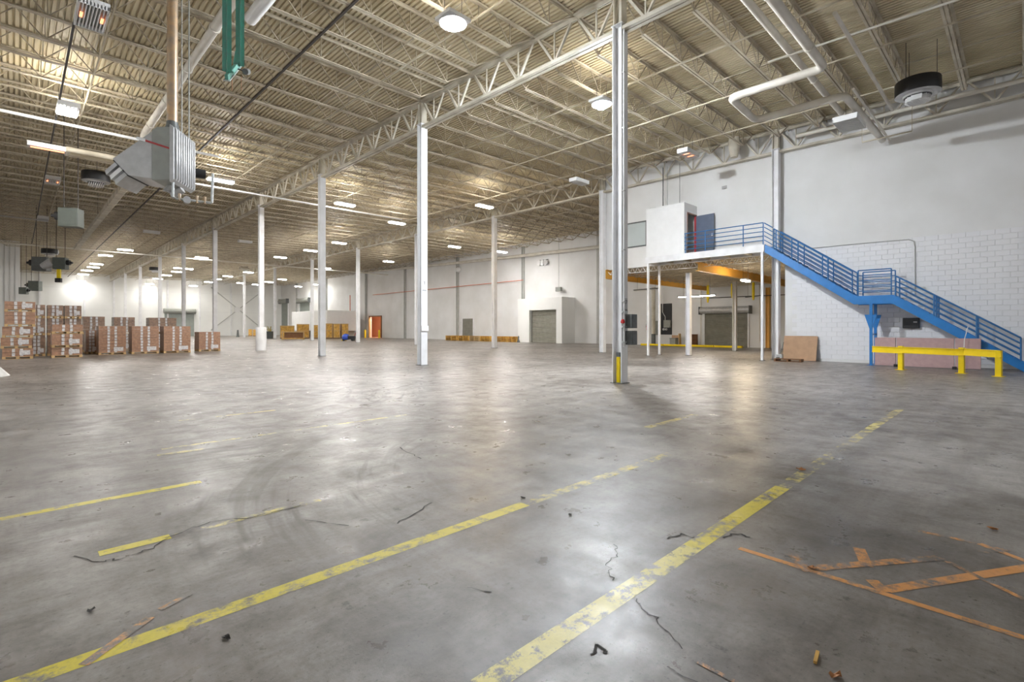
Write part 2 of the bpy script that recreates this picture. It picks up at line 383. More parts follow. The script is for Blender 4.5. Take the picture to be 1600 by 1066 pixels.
# ================================================================== COLUMNS
def hmesh(h, wx=.30, dy=.30, tf=.03):
    m = MB(); m.box(-wx/2, wx/2, -dy/2, -dy/2+tf, 0, h); m.box(-wx/2, wx/2, dy/2-tf, dy/2, 0, h); m.box(-.014, .014, -dy/2+tf, dy/2-tf, 0, h); return m
def column(x, y, h, label, top, group, full=True):
    t = thing('steel_column', label, 'column', (x, y, 0), 0, group)
    hmesh(h).build('shaft', 'column', t, bevel=.004)
    hmesh(top-h-.02, .26, .26).build('column_head', 'steel2', t, loc=(0,0,h+.02))
    Bx(-.18, .18, -.18, .18, h, h+.02).build('cap_plate', 'column', t)
    Bx(-.19, .19, -.19, .19, 0, .018).build('base_plate', 'gunmetal', t)
    return t
n1 = ['white steel H column nearest the camera with two grey switch boxes on it', 'white steel column second in the left row with a small box band low down',
      'white steel column third from the camera in the left row', 'white steel column standing in a fat white concrete sleeve']
cols1 = []
for i, y in enumerate(COL1):
    lab = n1[i] if i < 4 else 'white steel column in the left row, %s from the camera' % ORD[i]
    cols1.append(column(X0, y, 9.75, lab, zr(X0)-.15, 'roof columns of the left row'))
for i, y in enumerate(COL2):
    lab = 'white steel column against the right wall at the head of the blue stairs' if i == 0 else ('white steel column just behind and left of the nearest column' if i == 1 else 'white steel column in the row before the far wall, %s from the camera' % ORD[i])
    column(X2-(.1 if i == 0 else 0), y, 9.95, lab, zr(X2)-.15, 'roof columns of the right row')
c = cols1[3]; MB().lathe([(.33,0),(.33,1.52),(.31,1.56)], n=28).build('concrete_sleeve', 'column', c, True)
c = cols1[1]; Bx(-.17,.17,-.20,-.15,1.38,1.60).build('band_box', 'white', c, bevel=.01)
MT = Matrix.Translation; RX = Matrix.Rotation(math.pi/2, 4, 'X')
Bx(-.10,.10,-.156,-.15,3.15,3.45).build('number_plate', 'white', c); text('T', .16, 'ink', c, MT((0,-.158,3.27)) @ RX)
Bx(-.10,.10,-.153,-.15,3.02,3.04).build('dash_mark', 'ink', c)
c = cols1[0]
Bx(-.03,.13,-.156,-.15,1.85,2.32).build('number_plate', 'ltgrey', c)
text('17', .15, 'ink', c, MT((.04,-.158,2.16)) @ RX); text('DIA', .11, 'ink', c, MT((.05,-.158,1.95)) @ RX)
MB().tube([(-.10,-.19,1.0),(-.10,-.19,9.6)], .022).build('conduit', 'white', c, True)
for z in (2.2, 3.6, 5.2, 6.9, 8.4): Bx(-.14,-.06,-.215,-.15,z,z+.03).build('conduit_clamp', 'ltgrey', c)
Bx(-.085,-.03,-.04,.06,0,.72).build('yellow_bumper', 'yellow', c, bevel=.01); Bx(-.085,-.03,-.04,.06,.72,.84).build('bumper_top', 'gunmetal', c)
c['label'] = n1[0]
for z, nm in ((1.50,'upper'),(1.05,'lower')):
    b = Bx(.02,.30,-.36,-.16,z,z+.38).build('switch_box', 'gunmetal', c, bevel=.012)
    Bx(.30,.34,-.30,-.22,z+.14,z+.34).build('switch_handle', 'black', b, bevel=.006)
    Bx(.05,.27,-.372,-.36,z+.04,z+.34).build('switch_door', 'gunmetal', b, bevel=.004)
    Bx(.22,.38,-.30,-.22,z+.02,z+.09).build('cable_gland', 'galv', b)
for z in (1.10, 1.52, 1.92): Bx(-.16,.08,-.20,-.15,z,z+.045).build('mounting_strut', 'galv', c)
MB().lathe([(.0,0),(.055,.02),(.06,.06),(.03,.12)], (-.17,-.2,1.62), 12).build('red_outlet', 'red', c, True)
# grey columns engaged in the far wall
for px in (818.5, 716, 634, 573, 511, 464.5):
    y = onX(px, 500, X3).y
    if y < YB: Bx(X3-.22, X3, y-.17, y-.12, 0, 10.6).box(X3-.22, X3, y+.12, y+.17, 0, 10.6).box(X3-.1, X3, y-.12, y+.12, 0, 10.6).build('pilaster', 'greycol', wall_far)
y = onX(935, 450, X3).y; Bx(X3-.15, X3, y-.12, y+.12, 0, 11).build('pilaster', 'greycol', wall_far)
for px in (132, 178, 62, 262, 312, 361, 405):
    x = onY(px, 500, YB).x; Bx(x-.12, x+.12, YB-.18, YB, 0, 10.6).build('pilaster', 'column', wall_back)
for z in (4.6, 8.2): Bx(XL, X3, YB-.03, YB, z, z+.06).build('girt_line', 'wall', wall_back)
# orange cable line along the far wall
ya, yb = onX(585, 463, X3).y, onX(820, 442, X3).y
MB().tube([(X3-.26, yb, 6.85), (X3-.26, (ya+yb)/2, 6.8), (X3-.26, ya, 6.75)], .035, 6).build('orange_conduit', 'redp', wall_far)
# cross bracing on the back wall
for (a, b) in (((330,449),(405,510)), ((330,516),(405,459))):
    MB().bar(onY(a[0],a[1],YB-.2), onY(b[0],b[1],YB-.2), .14, .14).build('cross_brace', 'greycol', wall_back)
p = onY(371,484,YB-.25); Bx(p.x-.5,p.x+.5,p.y-.03,p.y+.03,p.z-.5,p.z+.5).build('gusset_plate', 'wall', wall_back)

# ================================================================== ROLLER DOORS
def roller(name, X, px0, px1, pyt, pyb, curt, label_, hood=.55, parentwall=None, frame='column'):
    a = onX(px0, 500, X); b = onX(px1, 500, X); d = onX((px0+px1)/2, pyt, X); y1, y0 = a.y, b.y; zt_ = d.z
    o = struct(Bx(X-.06, X-.03, y0, y1, 0, zt_).build(name, curt))
    m = MB(); z = 0
    while z < zt_-.1: m.prism([(X-.06,y0,z),(X-.085,y0,z+.05),(X-.06,y0,z+.1)], (0,y1-y0,0)); z += .11
    q = m.build('door_slats', curt, o); q['kind'] = 'stuff'
    for yy in (y0-.1, y1): Bx(X-.14, X-.0, yy, yy+.1, 0, zt_).build('guide_rail', frame, o)
    if hood:
        MB().tube([(X-.32, y0-.25, zt_+hood*.45), (X-.32, y1+.25, zt_+hood*.45)], hood*.5, 18).build('door_hood', 'ltgrey' if curt == 'door' else 'grey', o, True)
        for yy in (y0-.3, y1+.25): Bx(X-.62, X, yy, yy+.05, zt_-.08, zt_+hood).build('hood_bracket', 'gunmetal', o)
    return o
roller('door_1', X3, 1102, 1169, 489.5, 541, 'door', 'roller')
roller('door_2', X3, 723.5, 740, 498, 526, 'door', '', 0)
roller('door_3', X3, 440.5, 450.5, 474, 524, 'doorg', '', .9)
roller('door_4', X3, 469, 485, 473, 524, 'doorg', '', .9)
a, b = onY(257,486,YB), onY(303,486,YB); o = struct(Bx(a.x,b.x,YB-.12,YB-.05,0,a.z-.5).build('door_5','doorg')); MB().tube([(a.x-.2,YB-.5,a.z),(b.x+.2,YB-.5,a.z)],.45,14).build('door_hood','grey',o,True)
# vestibule with roller door
ve = MB(); vx, vy0, vy1, vz = 38.45, 31.9, 38.0, 4.62
ya, yb, zd = onX(869,500,vx).y, onX(827,500,vx).y, onX(848,484.5,vx).z
ve.box(vx, X3, vy0, ya, 0, vz).box(vx, X3, yb, vy1, 0, vz).box(vx, X3, ya, yb, zd, vz)
v = struct(ve.build('wall_vestibule', 'wallb', bevel=.01)); 
o = struct(Bx(vx+.35, vx+.4, ya, yb, 0, zd).build('door_6', 'door'))
m = MB(); z = 0
while z < zd-.15: m.prism([(vx+.35,ya,z),(vx+.32,ya,z+.07),(vx+.35,ya,z+.14)], (0,yb-ya,0)); z += .15
m.build('door_slats','door',o)['kind'] = 'stuff'
Bx(vx+.2,vx+.34,ya,ya+.08,0,zd).box(vx+.2,vx+.34,yb-.08,yb,0,zd).build('guide_rail','greycol',o)
# doorway to the warm lit store
a, b = onX(596,500,X3), onX(578,500,X3); zt_ = onX(587,495,X3).z
o = struct(Bx(X3+.02,X3+.06,a.y-.12,a.y,0,zt_).build('door_7','wooddk'))
m = Bx(X3-.12,X3,a.y-.15,a.y,0,zt_+.15).box(X3-.12,X3,b.y,b.y+.15,0,zt_+.15).box(X3-.12,X3,a.y,b.y,zt_,zt_+.15).build('door_frame','wooddk',o)
Bx(X3-.3,X3-.06,b.y-.3,b.y-.05,0,zt_*.97).build('inner_jamb','wood',o)
ts = thing('store_light','warm ceiling light inside the store behind the doorway','light',(X3+2,(a.y+b.y)/2,4.3)); Bx(-.5,.5,-1.5,1.5,-.05,.05).build('lens',emit('store_lamp',(1,.75,.55),40),ts); Bx(-.52,.52,-1.55,1.55,.05,.7).build('housing','white',ts)
for i in range(3):
    for j in range(3): tag(Bx(X3+2.6,X3+3.5,a.y+.3+i*1.5,a.y+1.7+i*1.5,j*1.1,j*1.1+1.05).build('store_carton','card2'),'pale carton in the warm lit store, %s row, %s from the right' % (('bottom','middle','top')[j],ORD[i]),'carton','cartons in the lit store')
# ================================================================== OFFICE WINDOW, WALL FITTINGS
a, b = onX(1010,383,XW), onX(981,345,XW); a2 = onX(1010,346,XW)
y0, y1, z0, z1 = a.y, onX(979,345,XW).y+.6, a.z, a2.z
o = struct(Bx(XW-.02,XW-.005,y0,y1,z0,z1).build('window_1','glassy'))
Bx(XW-.06,XW,y0-.05,y0+.02,z0-.05,z1+.05).box(XW-.06,XW,y1-.02,y1+.05,z0-.05,z1+.05).box(XW-.06,XW,y0,y1,z0-.05,z0+.02).box(XW-.06,XW,y0,y1,z1-.02,z1+.05).build('window_frame','gunmetal',o)
pth = [onX(1265,388.5,XW-.04), onX(1340,381,XW-.04), onX(1420,374.3,XW-.04), onX(1428,377,XW-.04), onX(1429.5,386,XW-.04), onX(1430,462,XW-.04)]
tag(MB().tube(pth,.022,8).build('wall_conduit','greycol',smooth=True),'thin grey conduit bending down the right wall above the blue stairs','conduit')
p = onX(1132,293,XW); tag(Bx(XW-.06,XW,p.y-.12,p.y+.12,p.z-.07,p.z+.07).build('junction_box','ltgrey',bevel=.01),'small grey box high on the wall right of the office booth','box')
p = onX(1424,505,XW); t = thing('wall_enclosure','black box fixed to the white block wall under the stair landing','box',(XW,p.y,p.z))
Bx(-.14,0,-.27,.27,-.21,.21).build('case','black',t,bevel=.015); Bx(-.15,-.14,-.2,-.08,.02,.06).build('label_plate','ltgrey',t)
for px in (842, 851, 858): pass
t = thing('emergency_lights','pair of round white floodlight heads high on the far wall','light',(X3, onX(850,411,X3).y, onX(850,411,X3).z))
for i, dy in enumerate((.45, 0, -.45)):
    MB().tube([(-.05,dy,0),(-.18,dy,0),(-.35,dy,0)],[.22,.30,.30],18).build('lamp_head','white' if i < 2 else 'ltgrey',t,True)
Bx(-.08,0,-.6,.6,.28,.36).build('mount_bar','gunmetal',t)
p = onX(716,422,X3-.2); t = thing('wall_floodlight','single round white floodlight on top of a grey far wall pilaster','light',(p.x,p.y,p.z)); MB().lathe([(.1,-.3),(.3,-.2),(.3,.2),(.12,.3)]).build('lamp_head','white',t,True)
for px, py, lab in ((873,452,'grey'),(1,1,'')):
    if px > 10:
        p = onX(px,py,X3-.4); t = thing('hanging_sounder','small grey box hanging on a long cord beside the vestibule','box',(p.x,p.y,p.z))
        Bx(-.15,.15,-.35,.35,-.22,.22).build('case','grey',t,bevel=.04); MB().tube([(0,0,.2),(0,0,6.6)],.015,5).build('cord','dark',t)

# ================================================================== LIGHTS
def fixture(name, P, label, cat, lit=True, warm=False, group=None, wx=1.25, wy=.42, louv=True):
    t = thing(name, label, cat, P, 0, group)
    if P[0] < 2 and P[2] > 9: wx, wy = .6, 1.3
    elif lit and 0 < P[1] < 12 and P[2] > 9: wx, wy = .7, .6
    Bx(-wx/2,wx/2,-wy/2,wy/2,.03,.11).build('housing','white',t)
    if lit:
        near = 0 < P[1] < 12 and P[2] > 9
        if near: MB().lathe([(.14,.03),(.19,-.02),(.19,-.10),(.12,-.17),(.02,-.19)],n=20).build('globe_lens','lampn2' if P[0] > X0 else 'lampn',t,True); MB().lathe([(.24,-.04),(.34,-.04),(.26,.04)],n=24).build('reflector_ring','white',t,True)
        elif wx < wy:
            Bx(-wx/2+.03,wx/2-.03,.08,wy/2-.03,-.03,.03).build('lens','lamp',t); Bx(-wx/2,wx/2,-wy/2,-wy/2+.02,-.06,.03).build('rim','white',t)
            for i in range(6): x_ = -wx/2+wx*(i+.5)/6; Bx(x_-.01,x_+.01,-wy/2+.02,.07,-.05,.03).build('louver','white',t)
        else: Bx(-wx/2+.03,wx/2-.03,-wy/2+.03,wy/2-.03,-.03,.03).build('lens','lampw' if warm else 'lampn' if P[1] < 12 and P[2] > 9 and P[1] > 0 else 'lamp' if P[1] < 45 else 'lampm' if P[1] < 62 else 'lampf',t)
        Bx(-wx*.4,wx*.4,-wy*.38,wy*.38,.112,.118).build('uplight_slot','lampup' if P[1] < 55 else 'upf',t)
    else:
        n_ = 9; Bx(-wx/2+.02,wx/2-.02,-wy/2+.02,wy/2-.02,.022,.03).build('gap_darkening_plate','grey',t)  # grey plate added so the gaps between white louvers read dark
        Bx(-wx/2,wx/2,-wy/2,-wy/2+.015,-.08,.03).box(-wx/2,wx/2,wy/2-.015,wy/2,-.08,.03).box(-wx/2,-wx/2+.015,-wy/2,wy/2,-.08,.03).box(wx/2-.015,wx/2,-wy/2,wy/2,-.08,.03).build('rim','white',t)
        for i in range(n_):
            x_ = -wx/2+wx*(i+.5)/n_; Bx(x_-.012,x_+.012,-wy/2,wy/2,-.07,.02).build('louver','white',t)
    for sx in (-.4,.4): MB().tube([(sx*wx,0,.11),(sx*wx,0,zr(P[0])-.75-P[2])],.008,5).build('hanger_rod','dark',t)
    return t
ZL = 9.3
LIT = [(708,35,0),(940,162,0),(106,172,0),(345,283,0),(539,320,0),(620,349,0),(757,323,1),(710,386,0),(784,394,0),(607,409,0),
 (530,380,0),(485,392,0),(438,402.5,0),(509,419.5,0),(196,391,0),(165,399.5,0),(151,413,0),(146,418,0),(136,423,0),(130,429,0),(315,403,0),
 (280,419.5,0),(293,420.5,0),(276,425,0),(260,430.5,0),(247,436,0),(388,426,0),(356,432,0),(339,436.5,0),(326,441,0),(376,442.5,0),(302,447,0),
 (441,437,0),(420,441,0),(400,445,0),(466,448,0),(493,445,0),(126,439.5,0),(234,444,0)]
bays = {0: [], 1: [], 2: []}
for px, py, wm in LIT:
    Z = ZL; P = onZ(px, py, Z)
    while P.y > YB-1.5 and Z > 8.4: Z -= .05; P = onZ(px, py, Z)
    while P.x > X3-1 and Z > 8.4: Z -= .05; P = onZ(px, py, Z)
    bays[0 if P.x < X0 else 1 if P.x < X2 else 2].append((P.y, P, wm, py))
for b, nm in ((0,'the left aisle'),(1,'the middle aisle'),(2,'the aisle along the far wall')):
    for i, (y, P, wm, py) in enumerate(sorted(bays[b], key=lambda q: q[0])):
        lab = 'lit white high-bay ceiling light over %s, %s from the camera' % (nm, ORD[i])
        if wm: lab = 'warm amber glowing ceiling light beside a far row column'
        fixture('ceiling_light', P, lab, 'light', True, bool(wm), 'lit high-bay ceiling lights')
OFF = [(143,24,'unlit louvered ceiling light at the top left corner with orange glints',.62),(1075,240,'unlit louvered ceiling light above the office booth',.5),
 (905,284,'unlit white ceiling light left of the nearest column',.5),(1327,193,'white louvered ceiling light by the right wall truss',.75),
 (82,282,'small louvered ceiling light left of the black fan drum',.5),(67,342,'louvered ceiling light left of the grey unit heater',.5),(237,363,'dim white ceiling light in the middle of the left aisle',.5),(383,378,'dim white ceiling light between left row columns',.5),(117,182,'louvered reflector beside the bright upper left lamp',.5)]
for px, py, lab, wy in OFF:
    if px == 117: continue
    P = onZ(px, py, 9.3 if px != 1327 else 8.9); t = fixture('ceiling_light', P, lab, 'light', False, False, 'unlit louvered ceiling lights', 1.1 if px != 1327 else 1.35, wy)
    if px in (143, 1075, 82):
        for dx in (-.2, .2): Bx(dx-.03,dx+.03,-.15,.1,-.085,-.06).build('orange_glow','glow',t)  # glowing bars added as orange glints; the fixture itself is unlit
P = onZ(77,234,8.7); t = thing('infrared_heater','white radiant heater with glowing orange strip at left end of white tubes','heater',P)
Bx(-.65,.5,-.2,.2,0,.18).build('reflector','ltgrey',t); Bx(-.55,.45,-.05,.03,-.03,0).build('element','glow',t)
for dy in (-.22,.42): MB().tube([(.5,dy,.1),(4.2,dy,.1)],.11,12).build('heater_tube','steel',t,True)
MB().tube([(.55,-.25,.1),(.55,.45,.1)],.11,12).build('elbow','pipe',t,True)

# ================================================================== PIPES UNDER THE ROOF
def pipe(pts, r, mt, label, name='roof_pipe', n=12, bands=0):
    t = MB(); q = [Vector(p) for p in pts]; out = [q[0]]
    for i in range(1, len(q)-1):
        a = (q[i-1]-q[i]).normalized(); b = (q[i+1]-q[i]).normalized(); k = min(r*2.2, (q[i-1]-q[i]).length*.4, (q[i+1]-q[i]).length*.4)
        for s_ in range(5):
            f = s_/4; out.append((q[i]+a*k)*(1-f)**2+q[i]*2*f*(1-f)+(q[i]+b*k)*f*f)
    out.append(q[-1]); o = t.tube(out, r, n).build(name, mt, smooth=True); tag(o, label, 'pipe')
    for i in range(bands):
        f = (i+.5)/bands; c_ = q[0].lerp(q[1], f); d = (q[1]-q[0]).normalized()
        MB().tube([c_-d*.04, c_+d*.04], r*1.18, n).build('pipe_collar', mt, o)
    return o
pipe([onZ(365,0,9.7)+Vector((0,-6,0)), onZ(224,211,9.7), onZ(224,211,9.7)+Vector((0,.0,-.8))], .125, 'pipe', 'long thick white pipe running under the left roof, ending above the duct heater', bands=6)
pipe([onZ(420,0,9.7)+Vector((0,-4,0)), onZ(391,30,9.7)], .16, 'white', 'short white capped pipe end at the top edge right of the green frame')
pipe([onZ(122,0,9.4)+Vector((0,-5,0)), onZ(50,380,9.4)], .03, 'dark', 'thin dark pipe running down the left side of the roof', bands=8)
p0 = onZ(0,172,9.3); pipe([(XL,p0.y,9.3),(6.6,p0.y,9.3)], .06, 'white', 'thin bright white pipe crossing the upper left roof')
p0 = onZ(295,285,9.3); pipe([(3.6,p0.y,9.3),(X0+8,p0.y,9.3)], .05, 'white', 'white pipe crossing behind the duct heater towards the far roof')
p0 = onZ(200,388,9.2); pipe([(XL,p0.y+4,9.2),(X3-2,p0.y+4,9.2)], .07, 'pipe', 'white pipe crossing the whole roof farther down the hall')
p0 = onZ(0,327,9.0); pipe([(XL,p0.y,8.6),(1.6,p0.y,8.6)], .035, 'ltgrey', 'grey pipe leading in from the left edge to a unit heater')
t = thing('roof_duct','long narrow tan duct running down the left roof away from the camera','duct',(4.04,0,8.8))
Bx(-.17,.17,30.5,61,-.14,.14).build('duct_body','steel2',t,bevel=.03)
for y in range(33,61,4): Bx(-.19,.19,y,y+.06,-.16,.16).build('duct_joint','steel',t)
for y in (34,44,54): MB().tube([(0,y,.1),(0,y,1.9)],.012,5).build('hanger_rod','dark',t)
q = [onZ(x_,y_,9.3) for x_,y_ in ((1205,0),(1290,105),(1140,152),(1180,188),(1318,146),(1376,222))]
xb = q[1].x; yA = (q[0].y+q[1].y)/2; xc = q[2].x; q2 = [Vector((q[0].x-5,yA,9.3)),Vector((xb,yA,9.3)),Vector((xb,q[2].y,9.3)),Vector((q[3].x,q[3].y,9.3)),Vector((q[3].x,q[4].y,9.3)),Vector((25.6,q[4].y-.1,9.3))]
pipe(q2, .125, 'pipe', 'thick white pipe zigzagging below the roof near the right wall', bands=3)
a, b = onZ(1160,0,9.75), onZ(1318,176,9.75); y_ = (a.y+b.y)/2; pipe([(a.x-5,y_,9.75),(b.x,y_,9.75)], .10, 'pipe', 'straight white pipe left of the zigzag pipe near the right wall', bands=2)
for (a_, b_, r, lab) in (((1310,18),(1385,165),.055,'thin tan pipe right of the zigzag pipe'),((1330,140),(1388,212),.045,'thin tan pipe left of the round fan drum')):
    a, b = onZ(*a_,9.3), onZ(*b_,9.3); y_ = (a.y+b.y)/2; pipe([(a.x,y_,9.3),(b.x+.6,y_,9.3)], r, 'pipe', lab, n=8)
pipe([(25.35,7.2,10.25),(25.35,-10,10.3)], .09, 'pipe', 'long white pipe running along the top of the right wall truss')
pipe([onZ(1200,97,9.65), onZ(1500,0,9.65)+Vector((0,-1,0))], .03, 'pipe', 'slim tan pipe crossing above the zigzag pipe', n=8)
# drain pipe high on the far wall
pipe([onX(1060,372,X3-.5), onX(935,386,X3-.5), onX(800,401.5,X3-.5), onX(690,413.5,X3-.5), onX(570,425,X3-.5)], .17, 'pipe', 'fat cream pipe running along the top of the far wall', n=14)
a = onZ(1352,215,9.0); t = thing('pipe_rack','hanging bracket holding pipe ends before the right wall','bracket',(0,0,0))
a, b = onX(1347,222.5,24.9), onX(1425,205,24.9); MB().bar(a,b,.05).build('rack_bar','steel',t)
for c_ in (a,b): MB().tube([c_, (c_.x,c_.y,zr(24)-.7)],.012,5).build('hanger_rod','steel',t)

# ================================================================== HANGING EQUIPMENT
# duct heater near top left
O = pt(264.5,284,11.0); Fv = Vector((O.x,O.y,0)).normalized(); Rv = Vector((Fv.y,-Fv.x,0)); ph = math.radians(25)
A = -Rv*math.cos(ph)+Fv*math.sin(ph); B = Rv*math.sin(ph)+Fv*math.cos(ph)
t = thing('duct_heater','large grey ducted heater with tapered hood hanging from a rusty flue','heater',O)
def H(a,b,z): return A*a*.88+B*b+Vector((0,0,z))
MB().prism([H(.0,.03,.05),H(.42,.03,.03),H(.42,.03,1.12),H(.3,.03,1.2),H(.0,.03,1.22)], B*.92).build('cabinet','grey',t,bevel=.02)
MB().prism([H(.42,.05,.06),H(.95,.05,.12),H(1.30,.05,.46),H(.42,.05,1.10)], B*.88).build('hood','ltgrey',t,bevel=.01)
rib = MB()
rc = MB().prism([H(-.10,0,.06),H(-.02,0,0),H(.0,0,0),H(.0,0,1.26),H(-.02,0,1.26),H(-.10,0,1.2)], B*.98).build('ribbed_cover','ltgrey',t,bevel=.03)
for i in range(9): MB().tube([H(-.10,.07+i*.105,.06),H(-.125,.07+i*.105,.10),H(-.125,.07+i*.105,1.16),H(-.10,.07+i*.105,1.2)],.028,8).build('rib','ltgrey',rc,True)
for i in range(3):
    f0, f1 = .10+i*.3, .28+i*.3
    p1 = H(.95,.1,.12).lerp(H(1.30,.1,.46), f0); p2 = H(.95,.1,.12).lerp(H(1.30,.1,.46), f1); n_ = (A-Vector((0,0,1))).normalized()
    MB().prism([p1,p2,p2+n_*.30,p1+n_*.34], B*.78).build('outlet_vane','ltgrey' if i != 1 else 'white',t)
MB().prism([H(.955,.1,.13),H(1.295,.1,.455),H(1.30,.1,.46)+(A-Vector((0,0,1)))*.02,H(.96,.1,.125)+(A-Vector((0,0,1)))*.02], B*.78).build('outlet_mouth','black',t)
MB().prism([H(.02,.02,.72),H(.55,.02,.86),H(.55,.02,.90),H(.02,.02,.76)], B*.015).build('red_stripe','redfr',t)
MB().prism([H(.55,.02,.85),H(.75,.02,.90),H(.75,.02,.96),H(.55,.02,.92)], B*.015).build('name_plate','white',t)
fl = H(.06,.25,1.2); MB().tube([fl, fl+Vector((0,0,10.8-O.z-1.2))],.105,18).build('flue','rust',t,True)
MB().lathe([(.16,0),(.12,.12),(.11,.2)], fl, 16).build('flue_collar','gunmetal',t,True)
for b_ in (.5,.85): MB().tube([H(-.03,b_,1.2), H(-.03,b_,zr(2)-.7-O.z)],.014,6).build('hanger_rod','grey',t)
MB().tube([H(-.05,.98,.5),H(-.32,1.1,.5)],.11,14).build('fan_motor','black',t,True)
g0 = H(-.02,.12,.05); MB().tube([g0,g0+Vector((0,0,-.35)),g0+Vector((0,0,-.38))+Rv*.06,g0+Vector((0,0,-.38))+Rv*.72,g0+Vector((0,0,-.38))+Rv*.74,g0+Vector((0,0,.3))+Rv*.76],.028,8).build('gas_pipe','galv',t,True)
MB().tube([g0+Rv*.26+Vector((0,0,-.38))-Fv*.06,g0+Rv*.26+Vector((0,0,-.38))+Fv*.08],.075,14).build('gas_regulator','ltgrey',t,True)
for k_ in (.12,.45,.6): MB().tube([g0+Rv*k_+Vector((0,0,-.42)),g0+Rv*k_+Vector((0,0,-.26))],.03,8).build('gas_fitting','rust',t)
MB().tube([H(.2,.5,.03),H(.32,.5,-.08),H(.2,.5,-.16),H(-.05,.5,-.03)],.09,10).build('condensate_tray','ltgrey',t,True)

def unit_heater(px, py, d, s, label, side=-1, mt='greyd'):
    P = pt(px, py, d); t = thing('unit_heater', label, 'heater', P, TH-math.pi/2+.25)
    Bx(-.5*s,.5*s,-.35*s,.35*s,-.55*s,.55*s).build('case',mt,t,bevel=.03)
    Bx(-.42*s,.42*s,-.37*s,-.35*s,-.45*s,.45*s).build('front_panel',mt,t,bevel=.01)
    MB().tube([(side*.5*s,0,.1*s),(side*.75*s,0,.1*s)],.24*s,14).build('fan_guard','black',t,True)
    MB().tube([(side*.7*s,0,.1*s),(side*.95*s,0,.1*s)],.1*s,10).build('fan_motor','black',t,True)
    for sx in (-.35,.35): MB().tube([(sx*s,0,.5*s),(sx*s,0,max(.6,zr(P.x)+.05-P.z))],.018,6).build('hanger_rod','dark',t)
    return t
unit_heater(111,341,22,.74,'grey cube unit heater with black fan hanging by the left wall')
unit_heater(65,413,38,.95,'dark unit heater with black fan left of a white cone duct',mt='gunmetal')
t = unit_heater(95,412,36,.75,'narrow grey unit heater above a yellow strap',side=1)
P = t.location; MB().tube([(-.45,0,.1),(-1.1,0,-.25)],[.38,.22],14).build('cone_duct','ltgrey',t,True)
Bx(-.2,0,-.1,.05,-1.05,-.4).build('yellow_strap','yellow',t); Bx(-.3,.05,-.12,.08,-1.35,-1.05).build('hook_block','black',t)
unit_heater(55,447,52,.92,'small grey unit heater against the white back wall at left')
unit_heater(37,454.5,50,.62,'small dark unit heater lowest at the left wall',side=1)

def fan_drum(px, py, d, D, label):
    P = pt(px, py, d); t = thing('ceiling_fan_drum', label, 'fan', P); r = D/2
    MB().lathe([(r*.98,.0),(r,.04),(r,.42),(r*.98,.45)],n=36).build('drum','black',t,True)
    MB().lathe([(r*.62,-.07),(r*.66,-.02),(r*.94,-.02),(r*1.0,.0),(r*.9,.02)],n=36).build('rim_plate','ltgrey',t,True)
    MB().lathe([(r*.6,-.075),(r*.6,-.065)],n=24).build('dark_recess','black',t)
    for i in range(8):
        x_ = -r*.5+i*r/7.2; hw = math.sqrt(max(.02,(r*.55)**2-x_*x_))
        MB().prism([(x_-.03,-hw,-.24),(x_+.02,-hw,-.24),(x_+.05,-hw,-.08),(x_+.01,-hw,-.08)],(0,2*hw,0)).build('louver_blade','white',t)
    for a in (.6,2.6,4.7): MB().tube([(r*.8*math.cos(a),r*.8*math.sin(a),.4),(r*.8*math.cos(a),r*.8*math.sin(a),max(.5,zr(P.x)-.1-P.z))],.01,5).build('hanger_rod','dark',t)
fan_drum(1434,148,16.5,1.22,'large black round fan drum with white louvered disc by the right wall')
fan_drum(150,284,25.5,1.16,'black round fan drum hanging left of the duct heater')
fan_drum(78,397,47,1.25,'black round fan drum above the narrow unit heater')
fan_drum(382,421,78,1.5,'small black fan drum far off near a lit light left row')
fan_drum(242,423,70,1.3,'small black fan drum far off between left columns')

# green hanging frame
d = 9.6; t = thing('green_frame','green painted steel channel frame hanging down at top left','frame',pt(365,110,d))
o0 = t.location
def G(px,py,dd=d): return pt(px,py,dd)-o0
for px, py, dd in ((354.5,112,9.3),(375,103,9.9)):
    a = G(px,py,dd); b = Vector((a.x,a.y,10.1-o0.z))
    MB().bar(a,b,.10,.012).bar(a+Rv*.045,b+Rv*.045,.012,.06,up=Rv).bar(a-Rv*.045,b-Rv*.045,.012,.06,up=Rv).build('upright','green',t)
a, b = G(354,122,9.2), G(374,98,10.1); MB().bar(a,b,.06,.10).build('cross_channel','green',t,bevel=.008); MB().bar(a+Vector((0,0,-.05)),b+Vector((0,0,-.05)),.11,.02).build('channel_flange','galv',t)
MB().bar(G(366,100,9.6),G(369,80,9.6),.05,.03).build('hanger_tab','green',t)
MB().tube([G(372,108,9.6),G(384,112,9.6)],.012,6).build('pin','dark',t); MB().tube([G(383,112,9.5),G(387,112,9.7)],.055,12).build('roller_wheel','gunmetal',t,True)
for px in (362.5,377): MB().tube([G(px,118),G(px,142)],.006,5).build('pull_cord','leaf',t)
# brown bundle hanging on the right wall truss
p = pt(1147,230,24.5); t = thing('hanging_bag','grey brown sheet metal scoop hanging on the truss above the booth','duct',p)
MB().lathe([(.17,-.5),(.22,-.2),(.27,.2),(.24,.45)],n=14).build('scoop','steel2',t,True)

